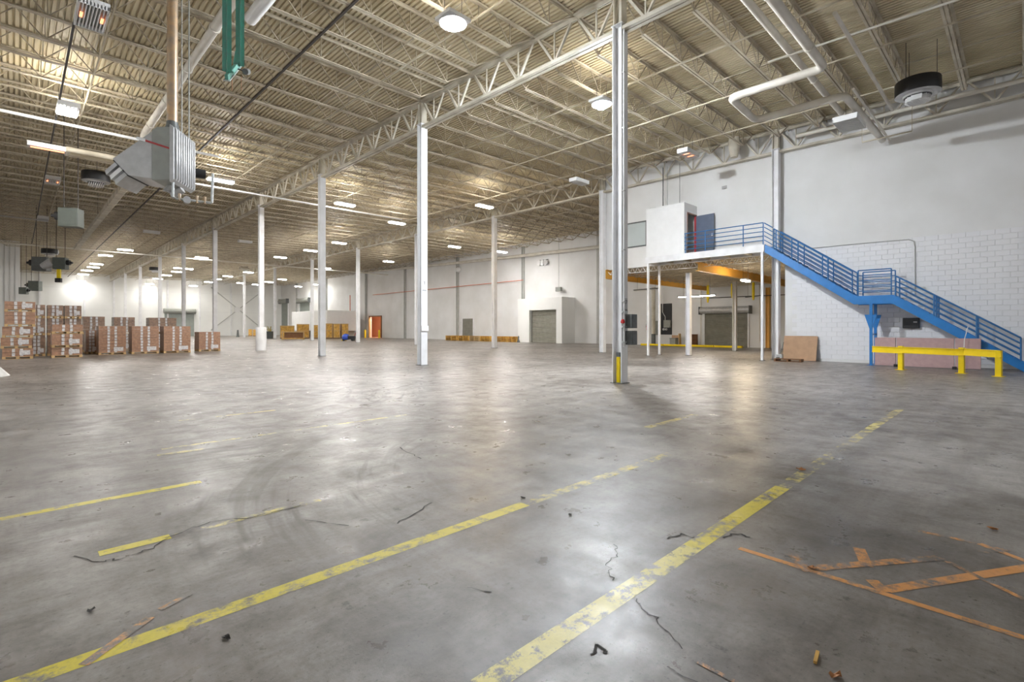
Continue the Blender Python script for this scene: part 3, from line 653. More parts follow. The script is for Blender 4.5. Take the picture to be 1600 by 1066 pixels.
# ================================================================== MEZZANINE PLATFORM, BOOTH
PX0, PX1, PY0, PY1, PZ = 24.6, XW, 8.40, 14.45, 5.36
t = thing('mezzanine_platform','white edged steel platform on thin posts carrying the office booth','platform',(0,0,0)); plat = t
Bx(PX0+.04,PX1,PY0,PY1,PZ-.06,PZ).build('deck_plate','greycol',t)
Bx(PX0,PX0+.05,PY0,PY1,PZ-.33,PZ+.01).build('front_fascia','column',t); Bx(PX0,PX1,PY0-.05,PY0,PZ-.33,PZ).build('end_fascia','column',t); Bx(PX0,PX1,PY1,PY1+.05,PZ-.33,PZ).build('end_fascia','column',t)
for i in range(5): Bx(PX0+.05,PX1,PY0+1+i*1.05,PY0+1.06+i*1.05,PZ-.26,PZ-.06).build('deck_joist','steel',t)
for (x_,y_) in ((PX0+.05,PY0+.05),(PX0+.05,PY1-.1),(PX1-.1,PY1-.05)):
    b = Bx(x_-.05,x_+.05,y_-.05,y_+.05,0,PZ-.33).build('platform_post','column',t); Bx(x_-.1,x_+.1,y_-.1,y_+.1,0,.015).build('post_foot','gunmetal',b)
def rails(t, pts, n_, h, posts, r=.019, mt='bluer', top0=0):
    # pts: base line points, n_ rails spread up to height h
    for i in range(n_):
        z = h*(i+1)/n_; MB().tube([p+Vector((0,0,z)) for p in pts], r*(1.25 if i == n_-1 else 1), 8).build('handrail' if i == n_-1 else 'rail', mt, t, True)
    for p in posts: MB().tube([p,p+Vector((0,0,h))], r*1.25, 8).build('railing_post', mt, t, True)
V = Vector
y_b = 12.25
rails(t,[V((PX0+.03,PY0,PZ)),V((PX0+.03,y_b,PZ))],5,1.02,[V((PX0+.03,yy,PZ)) for yy in (PY0,PY0+.9,PY0+2.75,y_b-.05)])
# booth
BZ = 8.02; bo = thing('office_booth','white boxy booth on the platform with its doorway on the right side','booth',(0,0,0))
m = Bx(PX0+.02,PX0+.12,y_b,PY1,PZ+.005,BZ-.08).box(PX0+.12,PX1,PY1-.1,PY1,PZ+.005,BZ-.08).box(PX0,PX1,y_b,PY1,BZ-.08,BZ)
m.box(PX0+.12,PX0+.32,y_b,y_b+.1,PZ+.005,BZ-.08).box(PX0+.32,PX1,y_b,y_b+.1,PZ+2.2,BZ-.08); m.build('booth_walls','white',bo)
Bx(PX0+.32,PX0+.38,y_b-.02,y_b+.12,PZ,PZ+2.2).box(PX0+.38,PX1-.02,y_b-.02,y_b+.12,PZ+2.14,PZ+2.2).build('door_frame','brfr',bo)
Bx(PX1-.1,PX1-.03,y_b-.03,y_b+.1,PZ,PZ+2.14).build('hinge_jamb','redfr',bo)
Bx(PX0+.4,PX1-.1,y_b+.6,y_b+.62,PZ,PZ+2.2).build('doorway_shade_panel','inner',bo)  # dark sheet standing in for the shade inside the booth doorway
dl = thing('booth_door','blue grey door of the booth standing open against the wall','door',(PX1-.12,y_b-.04,PZ+.02),math.radians(-3))
Bx(-.04,0,-.98,0,0,2.1).build('door_leaf','doorbl',dl,bevel=.004)
h_ = MB().tube([(-.04,-.88,1.0),(-.1,-.88,1.0),(-.1,-.76,1.0)],.013,8).build('lever_handle','galv',dl,True); Bx(-.048,-.04,-.92,-.84,.93,1.07).build('lock_plate','galv',h_)
Bx(-.046,-.04,-.95,-.03,.28,.46).build('kick_rail','gunmetal',dl)
for px in (1036, 1043, 1062): 
    p = onX(px,320,25.4); MB().tube([(25.4,p.y,BZ),(25.4,p.y,zr(25)-.6)],.03 if px < 1040 else .014,6).build('service_riser','gunmetal',bo)
MB().tube([(24.8,PY1-.1,BZ+.02),(24.8,PY1-.5,BZ+.02)],.04,8).build('roof_stub','gunmetal',bo)

# ================================================================== STAIRS
t = thing('blue_staircase','blue steel staircase with a middle landing against the right wall','stairs',(0,0,0)); st = t
SX = (24.62, 25.52); Y_ = dict(top=8.33, la=4.78, lb=3.55, foot=-.47); ZLD = 2.80
s1 = (PZ-ZLD)/(Y_['top']-Y_['la']); s2 = .69
for i, x_ in enumerate(SX):
    q = [(Y_['top'],PZ+.02),(Y_['la'],ZLD+.02),(Y_['lb'],ZLD+.02),(Y_['foot']-.05,.02),(Y_['foot']+.35,.0),(Y_['lb']-.05+.1,ZLD-.32),(Y_['la']+.08,ZLD-.32),(Y_['top'],PZ-.36)]
    parts = [[q[0],q[1],q[6],q[7]],[q[1],q[2],q[5],q[6]],[q[2],(Y_['foot'],.03),(Y_['foot'],0),(Y_['foot']+.42,0),q[5]]]
    for pl, nm in zip(parts,('upper_stringer','landing_fascia','lower_stringer')):
        MB().prism([(x_,a,b) for a,b in pl],(.045,0,0)).build(nm,'blue',t)
Bx(SX[0]+.045,SX[1],Y_['lb'],Y_['la'],ZLD-.05,ZLD).build('landing_plate','bluer',t)
n_ = 14
for i in range(n_):
    y = Y_['top']-(i+.6)*(Y_['top']-Y_['la'])/n_; z = PZ-(i+.8)*(PZ-ZLD)/n_
    Bx(SX[0]+.045,SX[1],y-.13,y+.13,z-.03,z).build('stair_tread','bluer',t)
for i in range(15):
    y = Y_['lb']-(i+.5)*(Y_['lb']-Y_['foot'])/15.5; z = ZLD-(i+1)*ZLD/15.6
    Bx(SX[0]+.045,SX[1],y-.13,y+.13,z-.03,z).build('stair_tread','bluer',t)
for x_ in SX:
    o_ = .02
    def f1(y): return V((x_+o_,y,ZLD+(y-Y_['la'])*s1))
    def f2(y): return V((x_+o_,y,ZLD-(Y_['lb']-y)*s2))
    rails(t,[f1(7.95),f1(4.9)],5,.95,[f1(y) for y in (7.95,7.85,7.2,6.95,6.0,5.8,4.92)])
    if x_ == SX[0]: rails(t,[f1(8.36),f1(8.0)],5,.98,[])
    rails(t,[V((x_+o_,4.72,ZLD)),V((x_+o_,3.62,ZLD))],5,1.06,[V((x_+o_,4.72,ZLD)),V((x_+o_,3.62,ZLD))])
    rails(t,[f2(3.48),f2(.02)],4,.80,[f2(y) for y in (3.48,2.32,2.26,1.14,.02)],r=.021)
for x_, y_ in ((SX[0]+.02,4.28),(SX[1],4.28)):
    b = Bx(x_-.05,x_+.05,y_-.05,y_+.05,0,ZLD-.32).build('landing_leg','blue',t)
    MB().prism([(x_-.03,y_-.2,ZLD-.75),(x_-.03,y_,ZLD-1.5),(x_-.03,y_+.22,ZLD-.75)],(.05,0,0)).build('leg_gusset','blue',b)
    Bx(x_-.12,x_+.12,y_-.12,y_+.12,0,.015).build('leg_foot','blue',b)
MB().bar((SX[0],4.28,1.25),(SX[1],4.28,1.25),.05).build('leg_tie','blue',t)

# ================================================================== GUARD RAIL, PANELS AT THE STAIR FOOT
t = thing('guard_rail','bright yellow steel guard rail on three posts before the stairs','guard rail',(0,0,0))
gp = [flo(1407.8,577.5),flo(1501.7,583.5),flo(1557.5,588.5)]
gp = [V((22.75,3.06,0)),V((22.4,1.4,0)),V((21.75,.50,0))]
d1 = (gp[1]-gp[0]).normalized()
for i, p in enumerate(gp):
    MB().bar(p,p+V((0,0,.86 if i < 2 else .80)),.15,.15,up=d1).build('guard_post','yellow',t,bevel=.012)
    b = MB().bar(p-V((0,0,0)),p+V((0,0,.015)),.32,.26,up=d1).build('foot_plate','yellow',t)
st0 = gp[0]-d1*.95; ends = [st0,gp[0],gp[1],gp[2]]
for a, b in zip(ends[:-1],ends[1:]):
    n0 = V((-.1,-.1,0)).normalized()*0
    MB().bar(a+V((-.09,-.06,.72)),b+V((-.09,-.06,.70)),.03,.21).bar(a+V((-.09,-.06,.82)),b+V((-.09,-.06,.80)),.10,.025).bar(a+V((-.09,-.06,.62)),b+V((-.09,-.06,.60)),.10,.025).build('guard_beam','yellow',t)
ed = [onX(px,550,24.42).y for px in (1366.5,1399.6,1400.4,1491,1492,1533)]
for i, nm in enumerate(('left pink foam panel leaning on the stair leg','wide middle pink foam panel behind the yellow guard rail','right pink foam panel by the foot of the stairs')):
    y1, y0 = ed[2*i], ed[2*i+1]
    o = Bx(24.42,24.52,y0+.004,y1-.004,.03,1.13).build('foam_panel','pink',bevel=.008); tag(o,nm,'panel','pink foam panels')
    if i < 2: tag(Bx(24.28,24.42,y0-.07,y0+.05,0,.1).build('rubber_chock','black',bevel=.01),'small black chock at the foot of the %s pink panel seam' % ('left' if i == 0 else 'right'),'chock','black chocks')
p = onX(1504,545,24.3); p.z = 0.0; tag(MB().tube([p,p+V((0,-.05,1.1)),p+V((0,-.16,1.62))],.012,6).build('bent_cane','white'),'thin bent white rod sticking up behind the guard rail','rod')
# cardboard sheets, broken pallet by the column
y0, y1 = onX(1277,540,25.85).y, onX(1226,540,25.85).y
for i in range(2):
    o = MB().prism([(25.62+i*.06,y0+i*.05,.02),(25.65+i*.06,y0+i*.05,.02),(25.97+i*.03,y0+i*.05,1.12+i*.02),(25.94+i*.03,y0+i*.05,1.12+i*.02)],(0,y1-y0-.0,0)).build('cardboard_sheet','card2')
    tag(o,('front' if i == 0 else 'rear')+' brown cardboard sheet leaning on the wall under the stairs','cardboard','leaning cardboard sheets')
def pallet(name, P, rz, label, group=None, sx=1.2, sy=1.0, mt='wood', simple=False, parent=None, h=.13):
    if simple:
        m = MB()
        for i in range(5): y = -sy/2+i*(sy-.12)/4; m.box(-sx/2,sx/2,y,y+.12,h-.02,h)
        for i in range(3): y = -sy/2+i*(sy-.1)/2; m.box(-sx/2,sx/2,y,y+.1,0,.02)
        for i in range(3):
            x_ = -sx/2+i*(sx-.1)/2; m.box(x_,x_+.1,-sy/2,sy/2,.02,h-.02)
        if parent is not None: return m.build(name,mt,parent,loc=P)
        o = m.build(name,mt); o.location = P; o.rotation_euler = (0,0,rz); return tag(o,label,'pallet',group)
    t = thing(name,label,'pallet',P,rz,group)
    for i in range(6): y = -sy/2+i*(sy-.1)/5; Bx(-sx/2,sx/2,y,y+.1,h-.02,h).build('deck_board',mt,t)
    for i in range(3): x_ = -sx/2+i*(sx-.08)/2; Bx(x_,x_+.08,-sy/2,sy/2,.02,h-.02).build('stringer',mt,t)
    for i in range(3): y = -sy/2+i*(sy-.1)/2; Bx(-sx/2,sx/2,y,y+.1,0,.02).build('bottom_board',mt,t)
    return t
p = flo(1237,566); pallet('wooden_pallet',V((p.x+.25,p.y+.2,0)),math.pi/2+.05,'low wooden pallet on the floor before the leaning cardboard',None,1.1,.45,'wooddk')
p = flo(1214,562.5); t = thing('pallet_strapper','small black and silver strapping cart beside the wall column','cart',V((p.x-.5,p.y-.1,0)))
MB().tube([(0,-.2,.1),(0,-.05,.1)],.1,14).build('wheel','black',t,True); MB().tube([(0,-.1,.1),(.1,-.25,.55),(.14,-.3,.85)],.015,6).build('handle','gunmetal',t); Bx(-.08,.12,-.3,-.05,.12,.3).build('body','galv',t,bevel=.01)

# ================================================================== ALCOVE UNDER THE OFFICE
def ibeam(y, z0, z1, x0, x1, label):
    m = Bx(x0,x1,y-.12,y+.12,z1-.03,z1).box(x0,x1,y-.12,y+.12,z0,z0+.03).box(x0,x1,y-.015,y+.015,z0+.03,z1-.03)
    return tag(m.build('steel_beam','orange'),label,'beam','orange beams under the office')
ibeam(18.0,4.55,5.1,X2+.1,X3-.2,'orange steel beam below the far edge of the office floor')
ibeam(11.9,4.5,4.95,PX1-.6,X3-.2,'orange steel beam in the middle under the office floor')
ibeam(6.6,4.5,4.95,PX1+.4,X3-.2,'orange steel beam nearest the wall column under the office')
def post(px, X, Y, label, mt, w_=.22, h=4.55):
    t = thing('alcove_column',label,'column',(X,Y,0)); hmesh(h,w_,w_,.02).build('shaft',mt,t); Bx(-w_*.6,w_*.6,-w_*.6,w_*.6,0,.02).build('base_plate','gunmetal',t)
p = flo(1076,555.5); post(0,p.x,p.y,'thick white column under the middle of the platform','column',.24)
p = flo(1148,548.8); post(0,p.x,p.y,'tan steel column in front of the alcove roller door','greycol',.24)
p = onX(1200,540,X3-.3); post(0,p.x,p.y,'orange painted column against the alcove back wall','orange',.26)
p = onX(1021,520,X3-.6); t = thing('round_post','round tan post with dark base beside the electrical board','post',(p.x,p.y,0))
MB().tube([(0,0,0),(0,0,5.1)],.17,18).build('shaft','steel2',t,True); MB().tube([(0,0,0),(0,0,1.0)],.19,18).build('dark_sleeve','gunmetal',t,True)
# electrical board
a, b = onX(1028.5,475,X3), onX(1050,523,X3); t = thing('electrical_board','black backboard with grey breaker boxes on the alcove wall','electrical panel',(X3,0,0))
Bx(-.04,0,b.y,a.y,b.z,a.z).build('backboard','black',t)
y = onX(1044,505,X3).y; Bx(-.28,-.04,y-.3,y+.3,1.55,2.2).build('breaker_box','grey',t,bevel=.02)
y = onX(1029,508,X3).y; Bx(-.28,-.04,y-.2,y+.25,.9,2.15).build('breaker_box','grey',t,bevel=.02)
for px in (1038,1042):
    y = onX(px,514,X3).y; MB().tube([(-.04,y,1.4),(-.16,y,1.4)],.1,14).build('meter','ltgrey',t,True)
y = onX(1036,480,X3).y; MB().tube([(-.08,y,5),(-.08,y,2.9),(-.08,y-.25,2.5),(-.08,y-.25,2.2)],.03,8).build('white_conduit','white',t,True)
p = onX(1053,539,X3-.8); t = thing('grey_tote','grey plastic bin against the alcove wall below the breaker boxes','bin',(p.x,p.y,0))
MB().prism([(-.25,-.26,0),(.25,-.26,0),(.25,.26,0),(-.25,.26,0)],(0,0,.62)).build('bin_body','grey',t,bevel=.02); Bx(-.28,.28,-.29,.29,.62,.67).build('bin_lid','gunmetal',t,bevel=.01)
tag(Bx(p.x+.0,p.x+.4,p.y-.4,p.y+.2,.68,.9).build('carton','card2'),'open brown carton on top of the grey bin','carton')
tag(MB().prism([(p.x-.1,p.y-.55,0),(p.x-.1,p.y-.5,1.05),(p.x-.05,p.y-.42,1.05),(p.x-.05,p.y-.47,0)],(.35,0,0)).build('wood_plank','wood'),'upright wooden plank leaning next to the grey bin','plank')
p = onX(1084,539,X3-.5); t = thing('wooden_cabinet','small dark brown open cabinet on the alcove floor','cabinet',(p.x,p.y,0))
Bx(.12,.15,-.28,.28,0,1.0).build('back_panel','wooddk',t)
for y in (-.28,.25): Bx(-.15,.15,y,y+.03,0,1.0).build('side_panel','wooddk',t)
for z in (0,.33,.66,.97): Bx(-.15,.15,-.25,.25,z,z+.03).build('shelf','wooddk',t)
p = onX(1012,510,X3-.1); t = thing('fire_extinguisher','red fire extinguisher on the wall left of the round post','fire extinguisher',(X3-.12,p.y,p.z-.1))
MB().lathe([(.07,-.25),(.09,-.2),(.09,.15),(.04,.22),(.03,.28)],n=14).build('cylinder','red',t,True); MB().tube([(0,0,.28),(0,.12,.3),(-.02,.16,0)],.015,6).build('hose','black',t)
q0, q1 = onX(1010,540,X3-.45).y, onX(1168,540,X3-.45).y
for i in range(4):
    a, b = q0+(q1-q0)*i/4, q0+(q1-q0)*(i+1)/4; tag(Bx(X3-1.5,X3-1.2,b+.03,a-.03,0,.16).build('wheel_stop','yellow',bevel=.03),'yellow kerb bar on the alcove floor, %s from the left' % ORD[i],'kerb','yellow kerb bars')
for px, y0, y1, lab in ((1106,441,473,'left of the roller door hood'),(1144,440,466,'behind the tan column'),(1177,441,469,'by the right end of the hood')):
    a = onX(px,y0,X3-2.2); b = onX(px,y1,X3-2.2); tag(MB().tube([(a.x,a.y,5.21),(a.x,a.y,a.z+.03),(a.x,a.y,a.z-.02),b+V((0,0,.3)),b],[.01,.012,.09,.10,.05],10).build('hanging_marker','yellow',smooth=True),'bright yellow tapered strip hanging '+lab,'marker','yellow hanging strips')
def strip(px0, px1, py, d, label, lit=True):
    a, b = pt(px0,py+1.5,d), pt(px1,py-1.5,d); t = thing('strip_light',label,'light',(a+b)/2); a = a-t.location; b = b-t.location
    MB().bar(a,b,.18,.06).build('housing','gunmetal',t); MB().tube([a*.95+V((0,0,-.05)),b*.95+V((0,0,-.05))],.022,8).build('tube','tube' if lit else 'white',t)
    for f in (.15,.85): c_ = a.lerp(b,f); MB().tube([c_,V((c_.x,c_.y,5.21-t.location.z))],.008,5).build('hanger_chain','dark',t)
strip(1059,1118,462,33,'long fluorescent strip light under the office left of the roller door')
strip(1165,1190,463,37,'short unlit strip light above the alcove roller door',False)
strip(990,1030,452,33,'short unlit strip light below the far orange beam',False)
P = pt(1165,439,27.5); t = fixture('alcove_light',V((P.x,P.y,P.z)),'bright amber white light under the office floor by the orange beam','light',True,False,None,.9,.25)
for ch in t.children:
    if ch.name.startswith('lens'): ch.data.materials[0] = M['lampa']
    if ch.name.startswith('uplight'): ch.data.materials[0] = M['upf']
    if ch.name.startswith('hanger'): ch.scale = (1,1,1)
pipe([(X3-.1,onX(1188,450,X3).y,4.9),(X3-.1,onX(1188,450,X3).y,.5)],.035,'pipe','thin vertical pipe right of the alcove roller door')
pipe([(X3-.1,onX(1096,450,X3).y,5.1),(X3-.1,onX(1096,450,X3).y,0)],.05,'pipe','white vertical pipe left of the alcove roller door')
for z in (3.2,):
    pipe([(X3-1.2,17.5,3.9),(X3-1.2,11,3.9)],.03,'dark','thin dark pipe below the office along the alcove wall')

# ================================================================== PALLET LOADS OF CARTONS
cart = {}
def load(x0, px1_w, Y, z0, rows, ncol, W, D, label, mt='card', rh=.165, group='film wrapped carton loads', lab=True, rz=0):
    t = thing('wrapped_pallet_load',label,'pallet load',(x0,Y,z0),rz,group)
    key = (W,D)
    if ('pal',)+key not in cart:
        m = MB()
        for i in range(5): y = i*(D-.12)/4; m.box(0,W,y,y+.12,.10,.12)
        for i in range(3): x_ = i*(W-.12)/2; m.box(x_,x_+.12,0,D,.02,.10)
        m.box(0,W,0,.1,0,.02); m.box(0,W,D-.1,D,0,.02); cart[('pal',)+key] = m.mesh('pallet','wood')
    link('pallet',cart[('pal',)+key],t)
    cw = W/ncol; k = (cw,D,rh,mt)
    if k not in cart: cart[k] = Bx(.006,cw-.006,0,D,.004,rh-.004).mesh('carton',mt)
    for r in range(rows):
        j = random.uniform(-.012,.012)
        for c_ in range(ncol): link('carton',cart[k],t,(c_*cw,.03+j+random.uniform(-.006,.006),.12+r*rh))
    if lab:
        m = MB()
        for r in range(rows):
            for f in (.36,.62):
                x_ = W*f+random.uniform(-.01,.01); m.box(x_-.055,x_+.055,.004,.02,.12+r*rh+.015,.12+r*rh+rh-.02)
        if random.random() < .7: m.box(W*.55,W*.9,.002,.015,.2,.42)
        q = m.build('carton_labels','label',t); q['kind'] = 'stuff'
    return t
def px2x(px, Y): return onY(px, 540, Y).x
YF = 36.2
for (a, b, rows, lab) in ((154,197,9,'tall wrapped carton load, left of the three equal loads in the front row'),(206,248.5,9,'tall wrapped carton load, middle of the three equal front loads'),(256,298,9,'tall wrapped carton load, right of the three equal front loads'),(311,344.5,6,'low wrapped carton load standing alone at the right end of the row')):
    xa, xb = px2x(a,YF+(1.0 if a > 300 else 0)), px2x(b,YF+(1.0 if a > 300 else 0)); load(xa,0,YF+(1.0 if a > 300 else 0),0,rows,3,round(xb-xa,3),1.15,lab,rh=1.5/9 if rows == 9 else .19)
def stack(a, b, Y, tiers, name, mt='card', D=1.15):
    z = 0
    for i, (rows, rh, dx) in enumerate(tiers):
        xa, xb = px2x(a,Y)+dx, px2x(b,Y)+dx
        load(xa,0,Y+random.uniform(0,.05),z,rows,3,round(xb-xa,3),D,'%s, %s tier from the floor' % (name,ORD[i]),mt,rh); z += .12+rows*rh
YS = 34.3
stack(80.5,129,YS,[(2,.20,0),(3,.19,0),(2,.18,.02)],'carton load in the stack second from the left')
stack(3,52,YS,[(2,.20,0),(2,.20,-.05),(2,.21,0),(3,.20,.08),(2,.19,.08)],'carton load in the leftmost tall stack')
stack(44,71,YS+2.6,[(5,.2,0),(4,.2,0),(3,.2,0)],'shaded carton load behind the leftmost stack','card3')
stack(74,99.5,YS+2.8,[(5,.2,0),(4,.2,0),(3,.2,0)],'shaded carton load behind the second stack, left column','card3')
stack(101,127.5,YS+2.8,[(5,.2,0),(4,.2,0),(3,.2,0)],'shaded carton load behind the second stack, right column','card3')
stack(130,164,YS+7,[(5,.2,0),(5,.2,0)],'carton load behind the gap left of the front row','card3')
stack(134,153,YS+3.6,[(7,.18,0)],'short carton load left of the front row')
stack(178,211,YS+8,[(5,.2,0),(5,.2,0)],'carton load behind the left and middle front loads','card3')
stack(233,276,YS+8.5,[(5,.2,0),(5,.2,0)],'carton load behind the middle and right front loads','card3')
# plastic sheet at the left edge
t = thing('plastic_sheet','crumpled translucent grey plastic sheet at the left edge of the floor','plastic sheet',(0,0,0))
p = flo(6,588); m = MB(); rows_ = []
for i in range(7):
    f = i/6; z = 1.0*(1-f); rr = .12+.45*f*f
    for j in range(13):
        a = math.pi*2*j/13; q = rr*(1+.12*math.sin(a*5+i)); m.v.append((p.x-.42+q*math.cos(a),p.y+.2+q*math.sin(a),z))
for i in range(6):
    for j in range(13): m.f.append((i*13+j,i*13+(j+1)%13,(i+1)*13+(j+1)%13,(i+1)*13+j))
m.build('sheet','plastic',t,True)

# ================================================================== STUFF BY THE FAR WALL
xx = X3-2.1; k = 0
for j, (a, b, mt) in enumerate(((699,717,'wooddk'),(718,735,'woody'),(736,752,'wood'),(753,768,'woody'),(778,795,'woody'),(796,810,'woody'))):
    for r in range(4):
        ya, yb = onX(b,530,xx).y, onX(a,530,xx).y
        pallet('wooden_pallet',V((xx+.2,(ya+yb)/2,r*.15)),math.pi/2,'yellowish wooden pallet, %s up in the %s stack from the left by the far wall' % (ORD[r],ORD[j]),'pallets stacked by the far wall',yb-ya-.05,1.0,'woody' if mt != 'wood' else 'wood',True,h=.145)
def crate(px0, px1, pyt, d, label, mt='woody', D=1.2, z0=0.0):
    a, b = pt(px0,513,d), pt(px1,513,d); Wd = (b-a).length*.86; zt_ = EYE+(CY-pyt)/F*d
    t = thing('wooden_crate',label,'crate',V(((a.x+b.x)/2,(a.y+b.y)/2,z0)),-.35,'wooden crates at the far end'); h = zt_-z0
    Bx(-Wd/2,Wd/2,0,D,0.1,h).build('crate_body',mt,t)
    for z in (.1,h*.5,h-.12): Bx(-Wd/2-.02,Wd/2+.02,-.03,0,z,z+.1).build('batten','wood',t)
    for x_ in (-Wd/2,Wd/2-.1): Bx(x_,x_+.1,-.035,0,.1,h).build('corner_batten','wood',t)
    Bx(-Wd/2,Wd/2,0,D,0,.1).build('skid','wooddk',t)
crate(437,461,509,72,'pale yellow wooden crate left of the long low bench')
crate(463,484,506.5,74,'orange wooden crate behind the long low bench')
crate(485,498,508,74,'orange wooden crate left of the third left row column')
crate(509,520,505.5,74,'orange wooden crate right of the third left row column')
crate(520.5,532,506,74,'brown orange wooden crate left of the blue machine')
crate(533,545,506,75,'dark topped wooden crate behind the blue machine',mt='woody')
crate(388,394,514.5,95,'small pale wooden crate by the back wall'); crate(395,401,515,95,'small orange wooden crate by the back wall')
a, b = pt(441,528,66), pt(475,528,66); t = thing('low_bench','long low wooden bench with pale top in front of the crates','bench',V(((a.x+b.x)/2,(a.y+b.y)/2,0)),-.35)
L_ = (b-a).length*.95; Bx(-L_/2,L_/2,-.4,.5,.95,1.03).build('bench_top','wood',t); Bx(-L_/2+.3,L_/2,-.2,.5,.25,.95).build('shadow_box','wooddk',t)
for x_ in (-L_/2,L_/2-.15): Bx(x_,x_+.15,-.35,.45,0,.95).build('leg','wood',t)
Bx(-L_/2,L_/2,-.4,.5,.1,.2).build('bottom_shelf','woody',t)
p = flo(545,533); t = thing('floor_machine','small blue floor cleaning machine beside a far column','machine',V((p.x,p.y,0)),TH-math.pi/2)
MB().lathe([(.35,.15),(.45,.3),(.42,.6),(.25,.8),(.1,.85)],(-.35,0,0),16).build('tank','bluemach',t,True); Bx(-.2,.7,-.3,.3,.2,.6).build('chassis','black',t,bevel=.05)
for x_ in (-.5,.5): MB().tube([(x_,-.35,.15),(x_,.35,.15)],.15,12).build('wheel','black',t)
MB().tube([(.6,0,.5),(.9,0,1.1),(1.1,0,1.15)],.03,8).build('handle','redfr',t)
Bx(-.8,-.3,-.25,.25,.02,.1).build('squeegee','yellow',t)
cr = (33.1,38.4,72.7,86.0); t = thing('white_storage_unit','tall white box trailer standing before the far dock doors','container',(0,0,0))
Bx(cr[0],cr[1],cr[2],cr[3],1.1,4.2).build('container_body','white',t,bevel=.05); Bx(cr[0]-.02,cr[0],cr[2]+.6,cr[2]+3,1.9,3.7).build('dark_opening','door',t)
for y in (74,84.5): Bx(cr[0]+.2,cr[1]-.2,y,y+.6,0,1.1).build('support','greycol',t)
y = onX(547,500,X3-1.5).y; pipe([(X3-1.5,y,0.2),(X3-1.5,y,6.9)],.06,'redp','vertical orange red pipe near the white box trailer')
for px, lab in ((570.5,'yellow bollard left of the warm lit doorway'),(592.5,'yellow bollard right side of the warm lit doorway')):
    p = onX(px,527,X3-1.0); tag(MB().lathe([(.14,0),(.14,1.15),(.08,1.25)],(p.x,p.y,0),14).build('bollard','yellow',smooth=True),lab,'bollard','bollards at the doorway')
p = flo(421.5,529.5); t = thing('waste_bin','dark round tub holding dry yellowish plants by a far column','bin',V((p.x,p.y,0)))
MB().lathe([(.42,0),(.55,1.0),(.6,1.05)],n=16).build('tub','gunmetal',t,True)
for i in range(14):
    a = random.uniform(0,6.28); r_ = random.uniform(.1,.5); MB().bar((r_*.4*math.cos(a),r_*.4*math.sin(a),.95),(r_*math.cos(a),r_*math.sin(a),random.uniform(1.3,1.9)),.06,.02).build('stem','plant',t)
p = flo(371.5,526.5); p = V((p.x*.98,p.y*.98,0)); t = thing('traffic_cone','small dark cone on the floor before the back wall','cone',p)
MB().lathe([(.3,0),(.28,.08),(.22,.1),(.15,.9),(.12,1.2)],n=14).build('cone','gunmetal',t,True)
p = flo(814.3,535); t = thing('door_prop','tiny dark stand on the floor left of the vestibule','stand',V((p.x-.4,p.y,0))); MB().lathe([(.2,0),(.17,.05),(.06,.35),(.09,.55),(.03,.7)],n=10).build('stand','gunmetal',t,True)

# ================================================================== FLOOR MARKINGS AND LITTER
PZC = [0.0]
def paint(pts, w_, mt, name, label, z=.0008):
    m = MB(); PZC[0] += .00006
    for a, b in zip(pts[:-1],pts[1:]):
        a = V((a[0],a[1],0)); b = V((b[0],b[1],0)); d_ = (b-a).normalized(); n_ = V((-d_.y,d_.x,0))*w_/2
        m.add([V((q.x,q.y,z+PZC[0])) for q in (a-n_,b-n_,b+n_,a+n_)],[(0,1,2,3)])
    m.flat = True; o = m.build(name,mt,floor); o['label'] = label; return o
YA, YB_, YC, YD, YE = 2.98, 1.585, 5.64, 4.31, 7.5
paint([(-1.5,YA),(3.1,YA)],.115,'py1','yellow_line','long yellow floor line nearest the lower left corner')
paint([(3.1,YA),(5.6,YA-.02)],.115,'py3','yellow_line','faded far end of the long yellow floor line')
paint([(.3,YB_),(3.3,YB_)],.13,'py2','yellow_line','mottled yellow line at the bottom centre')
paint([(3.3,YB_),(5.15,YB_)],.13,'py1','yellow_line','solid yellow stretch of the right hand floor line')
paint([(5.15,YB_),(11.6,YB_)],.13,'py3','yellow_line','broken far stretch of the right hand floor line')
paint([(-1.5,YC),(1.3,YC)],.10,'py1','yellow_line','yellow floor line at the left edge, third from the bottom')
paint([(.40,YD),(.80,YD)],.10,'py1','yellow_line','short yellow dash in the patched floor at left')
paint([(.80,YD),(1.9,YD)],.08,'py3','yellow_line','worn yellow dash right of the patched floor')
paint([(1.3,YE),(4.9,YE)],.08,'py3','yellow_line','thin faint yellow line across the middle of the floor')
paint([(1.2,YE-.35),(1.7,YE-.35)],.10,'py3','yellow_line','tiny yellow dash below the thin faint line')
paint([(1.9,9.6),(3.4,9.6)],.08,'py3','yellow_line','faint yellow line farther back on the left')
paint([(6.8,3.98),(8.4,3.98)],.12,'py3','yellow_line','short worn yellow patch in the column shadow')
for (a, b, w_, mt) in (((1155,857),(1270,893),.05,'po1'),((1270,893),(1600,997),.05,'po1'),((1383,922),(1505,903),.075,'po1'),((1505,903),(1640,882),.075,'po1'),((1250,890),(1345,882),.07,'po2'),((1345,882),(1470,872),.07,'po2'),
    ((1435,830),(1530,850),.045,'po2'),((1530,850),(1610,880),.05,'po1'),((1470,873),(1600,937),.035,'po2'),((1232,862),(1262,891),.07,'po2'),((1262,889),(1300,889),.05,'po1'),((1342,857),(1355,886),.07,'po2'),((1362,907),(1384,926),.07,'po1'),
    ((1090,1035),(1152,1068),.025,'po2'),((130,1040),(235,965),.05,'po2'),((250,953),(298,928),.04,'po2'),((1530,863),(1572,858),.06,'po2')):
    p, q = flo(*a), flo(*b); paint([(p.x,p.y),(q.x,q.y)],w_,mt,'orange_line','orange painted layout line on the dark floor' if a[0] > 1000 else 'faint orange paint trace at lower left')
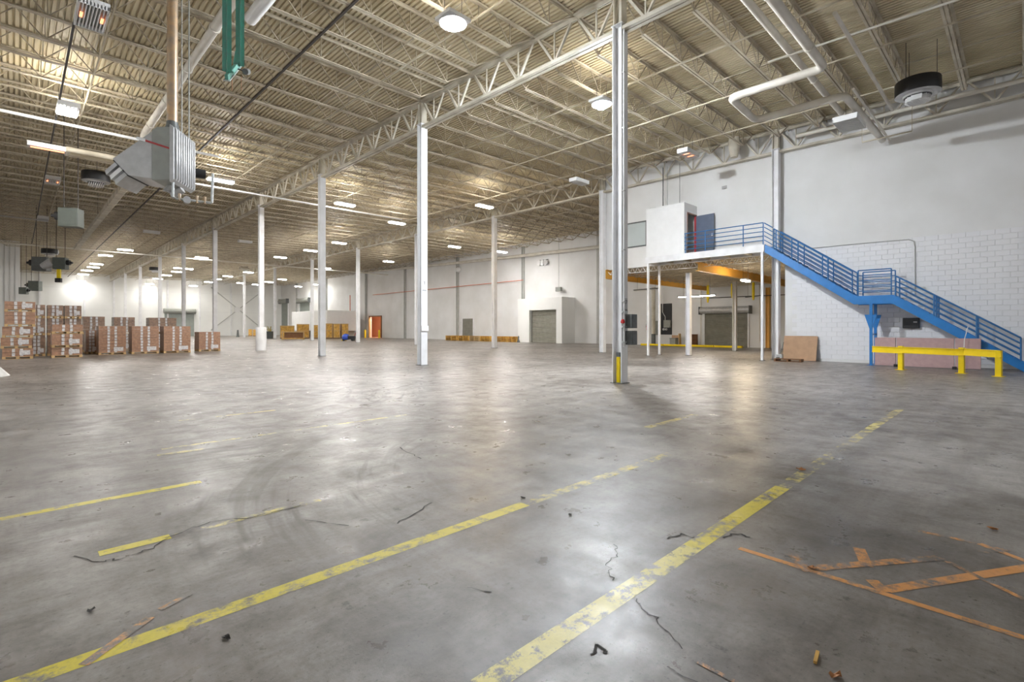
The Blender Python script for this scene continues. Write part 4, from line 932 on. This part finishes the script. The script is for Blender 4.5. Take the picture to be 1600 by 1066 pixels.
def crack(pts, w_, sub=5, amp=.02):
    P = []
    q = [flo(*p) for p in pts]
    for a, b in zip(q[:-1],q[1:]):
        for i in range(sub): c_ = a.lerp(b,i/sub); P.append(V((c_.x+random.uniform(-amp,amp),c_.y+random.uniform(-amp,amp),.003)))
    P.append(V((q[-1].x,q[-1].y,.003))); m = MB()
    for i in range(len(P)-1):
        d_ = (P[i+1]-P[i]).normalized(); n_ = V((-d_.y,d_.x,0)); k0 = w_*random.uniform(.3,1)/2; m.add([P[i]-n_*k0,P[i+1]-n_*k0,P[i+1]+n_*k0,P[i]+n_*k0],[(0,1,2,3)])
    m.flat = True; m.build('crack','bolt',floor)
crack([(118,868),(150,880),(190,873),(235,858),(262,842)],.014); crack([(262,842),(320,818),(400,808),(470,790)],.012,5,.03)
crack([(998,938),(1003,952),(1035,975),(1066,1015)],.008); crack([(960,850),(962,868),(950,886),(957,908)],.008); crack([(1035,1043),(1100,1072)],.006)
crack([(1040,843),(1062,835),(1085,840)],.02); crack([(1130,840),(1150,834),(1172,840)],.02); crack([(625,699),(645,711),(658,717)],.02,3)
crack([(620,820),(655,798),(675,786)],.015,4); crack([(915,1025),(935,1012),(945,1022)],.02,3); crack([(478,814),(545,822)],.012,4); crack([(730,916),(768,926)],.012,3)
def scrap(px, py, s, mt, name, label, cat, flat=.3):
    p = flo(px,py); m = MB(); n_ = 9
    for i in range(n_):
        a = 2*math.pi*i/n_; r_ = s*random.uniform(.6,1.1); m.v.append((r_*math.cos(a),r_*.6*math.sin(a),.002+s*flat*random.uniform(0,1)))
    m.v.append((0,0,s*flat*.4)); m.v.append((0,0,.001)); m.f += [(i,(i+1)%n_,n_) for i in range(n_)]+[((i+1)%n_,i,n_+1) for i in range(n_)]
    o = m.build(name,mt,loc=(p.x,p.y,0)); o.rotation_euler = (0,0,random.uniform(0,3)); tag(o,label,cat)
scrap(1304,1058,.030,'leaf','dry_leaf','curled brown leaf at the bottom edge right of centre','leaf',.8)
scrap(1252,735,.06,'leaf','dry_leaf','brown crumpled leaf on the broken yellow line','leaf',.6)
scrap(1270,889,.035,'leaf','dry_leaf','small brown scrap on the orange line corner','leaf',.6)
scrap(1551,828,.04,'leaf','dry_leaf','small brown scrap at the right on dark floor','leaf',.5)
p = flo(1278,1031); tag(MB().bar((-.045,0,.008),(.045,.012,.010),.014,.012).build('wood_chip','woody',loc=(p.x,p.y,0)),'thin orange wood chip near the bottom right','wood chip')
bpy.data.objects[-1]
for px, py, lab in ((817,779,'beside the long yellow line'),(891,806,'right of the floor centre'),(352,998,'near the lower left'),(142,955,'left of the long yellow line')):
    scrap(px,py,.03,'bolt','debris_chip','small black debris chip '+lab,'debris',.5)
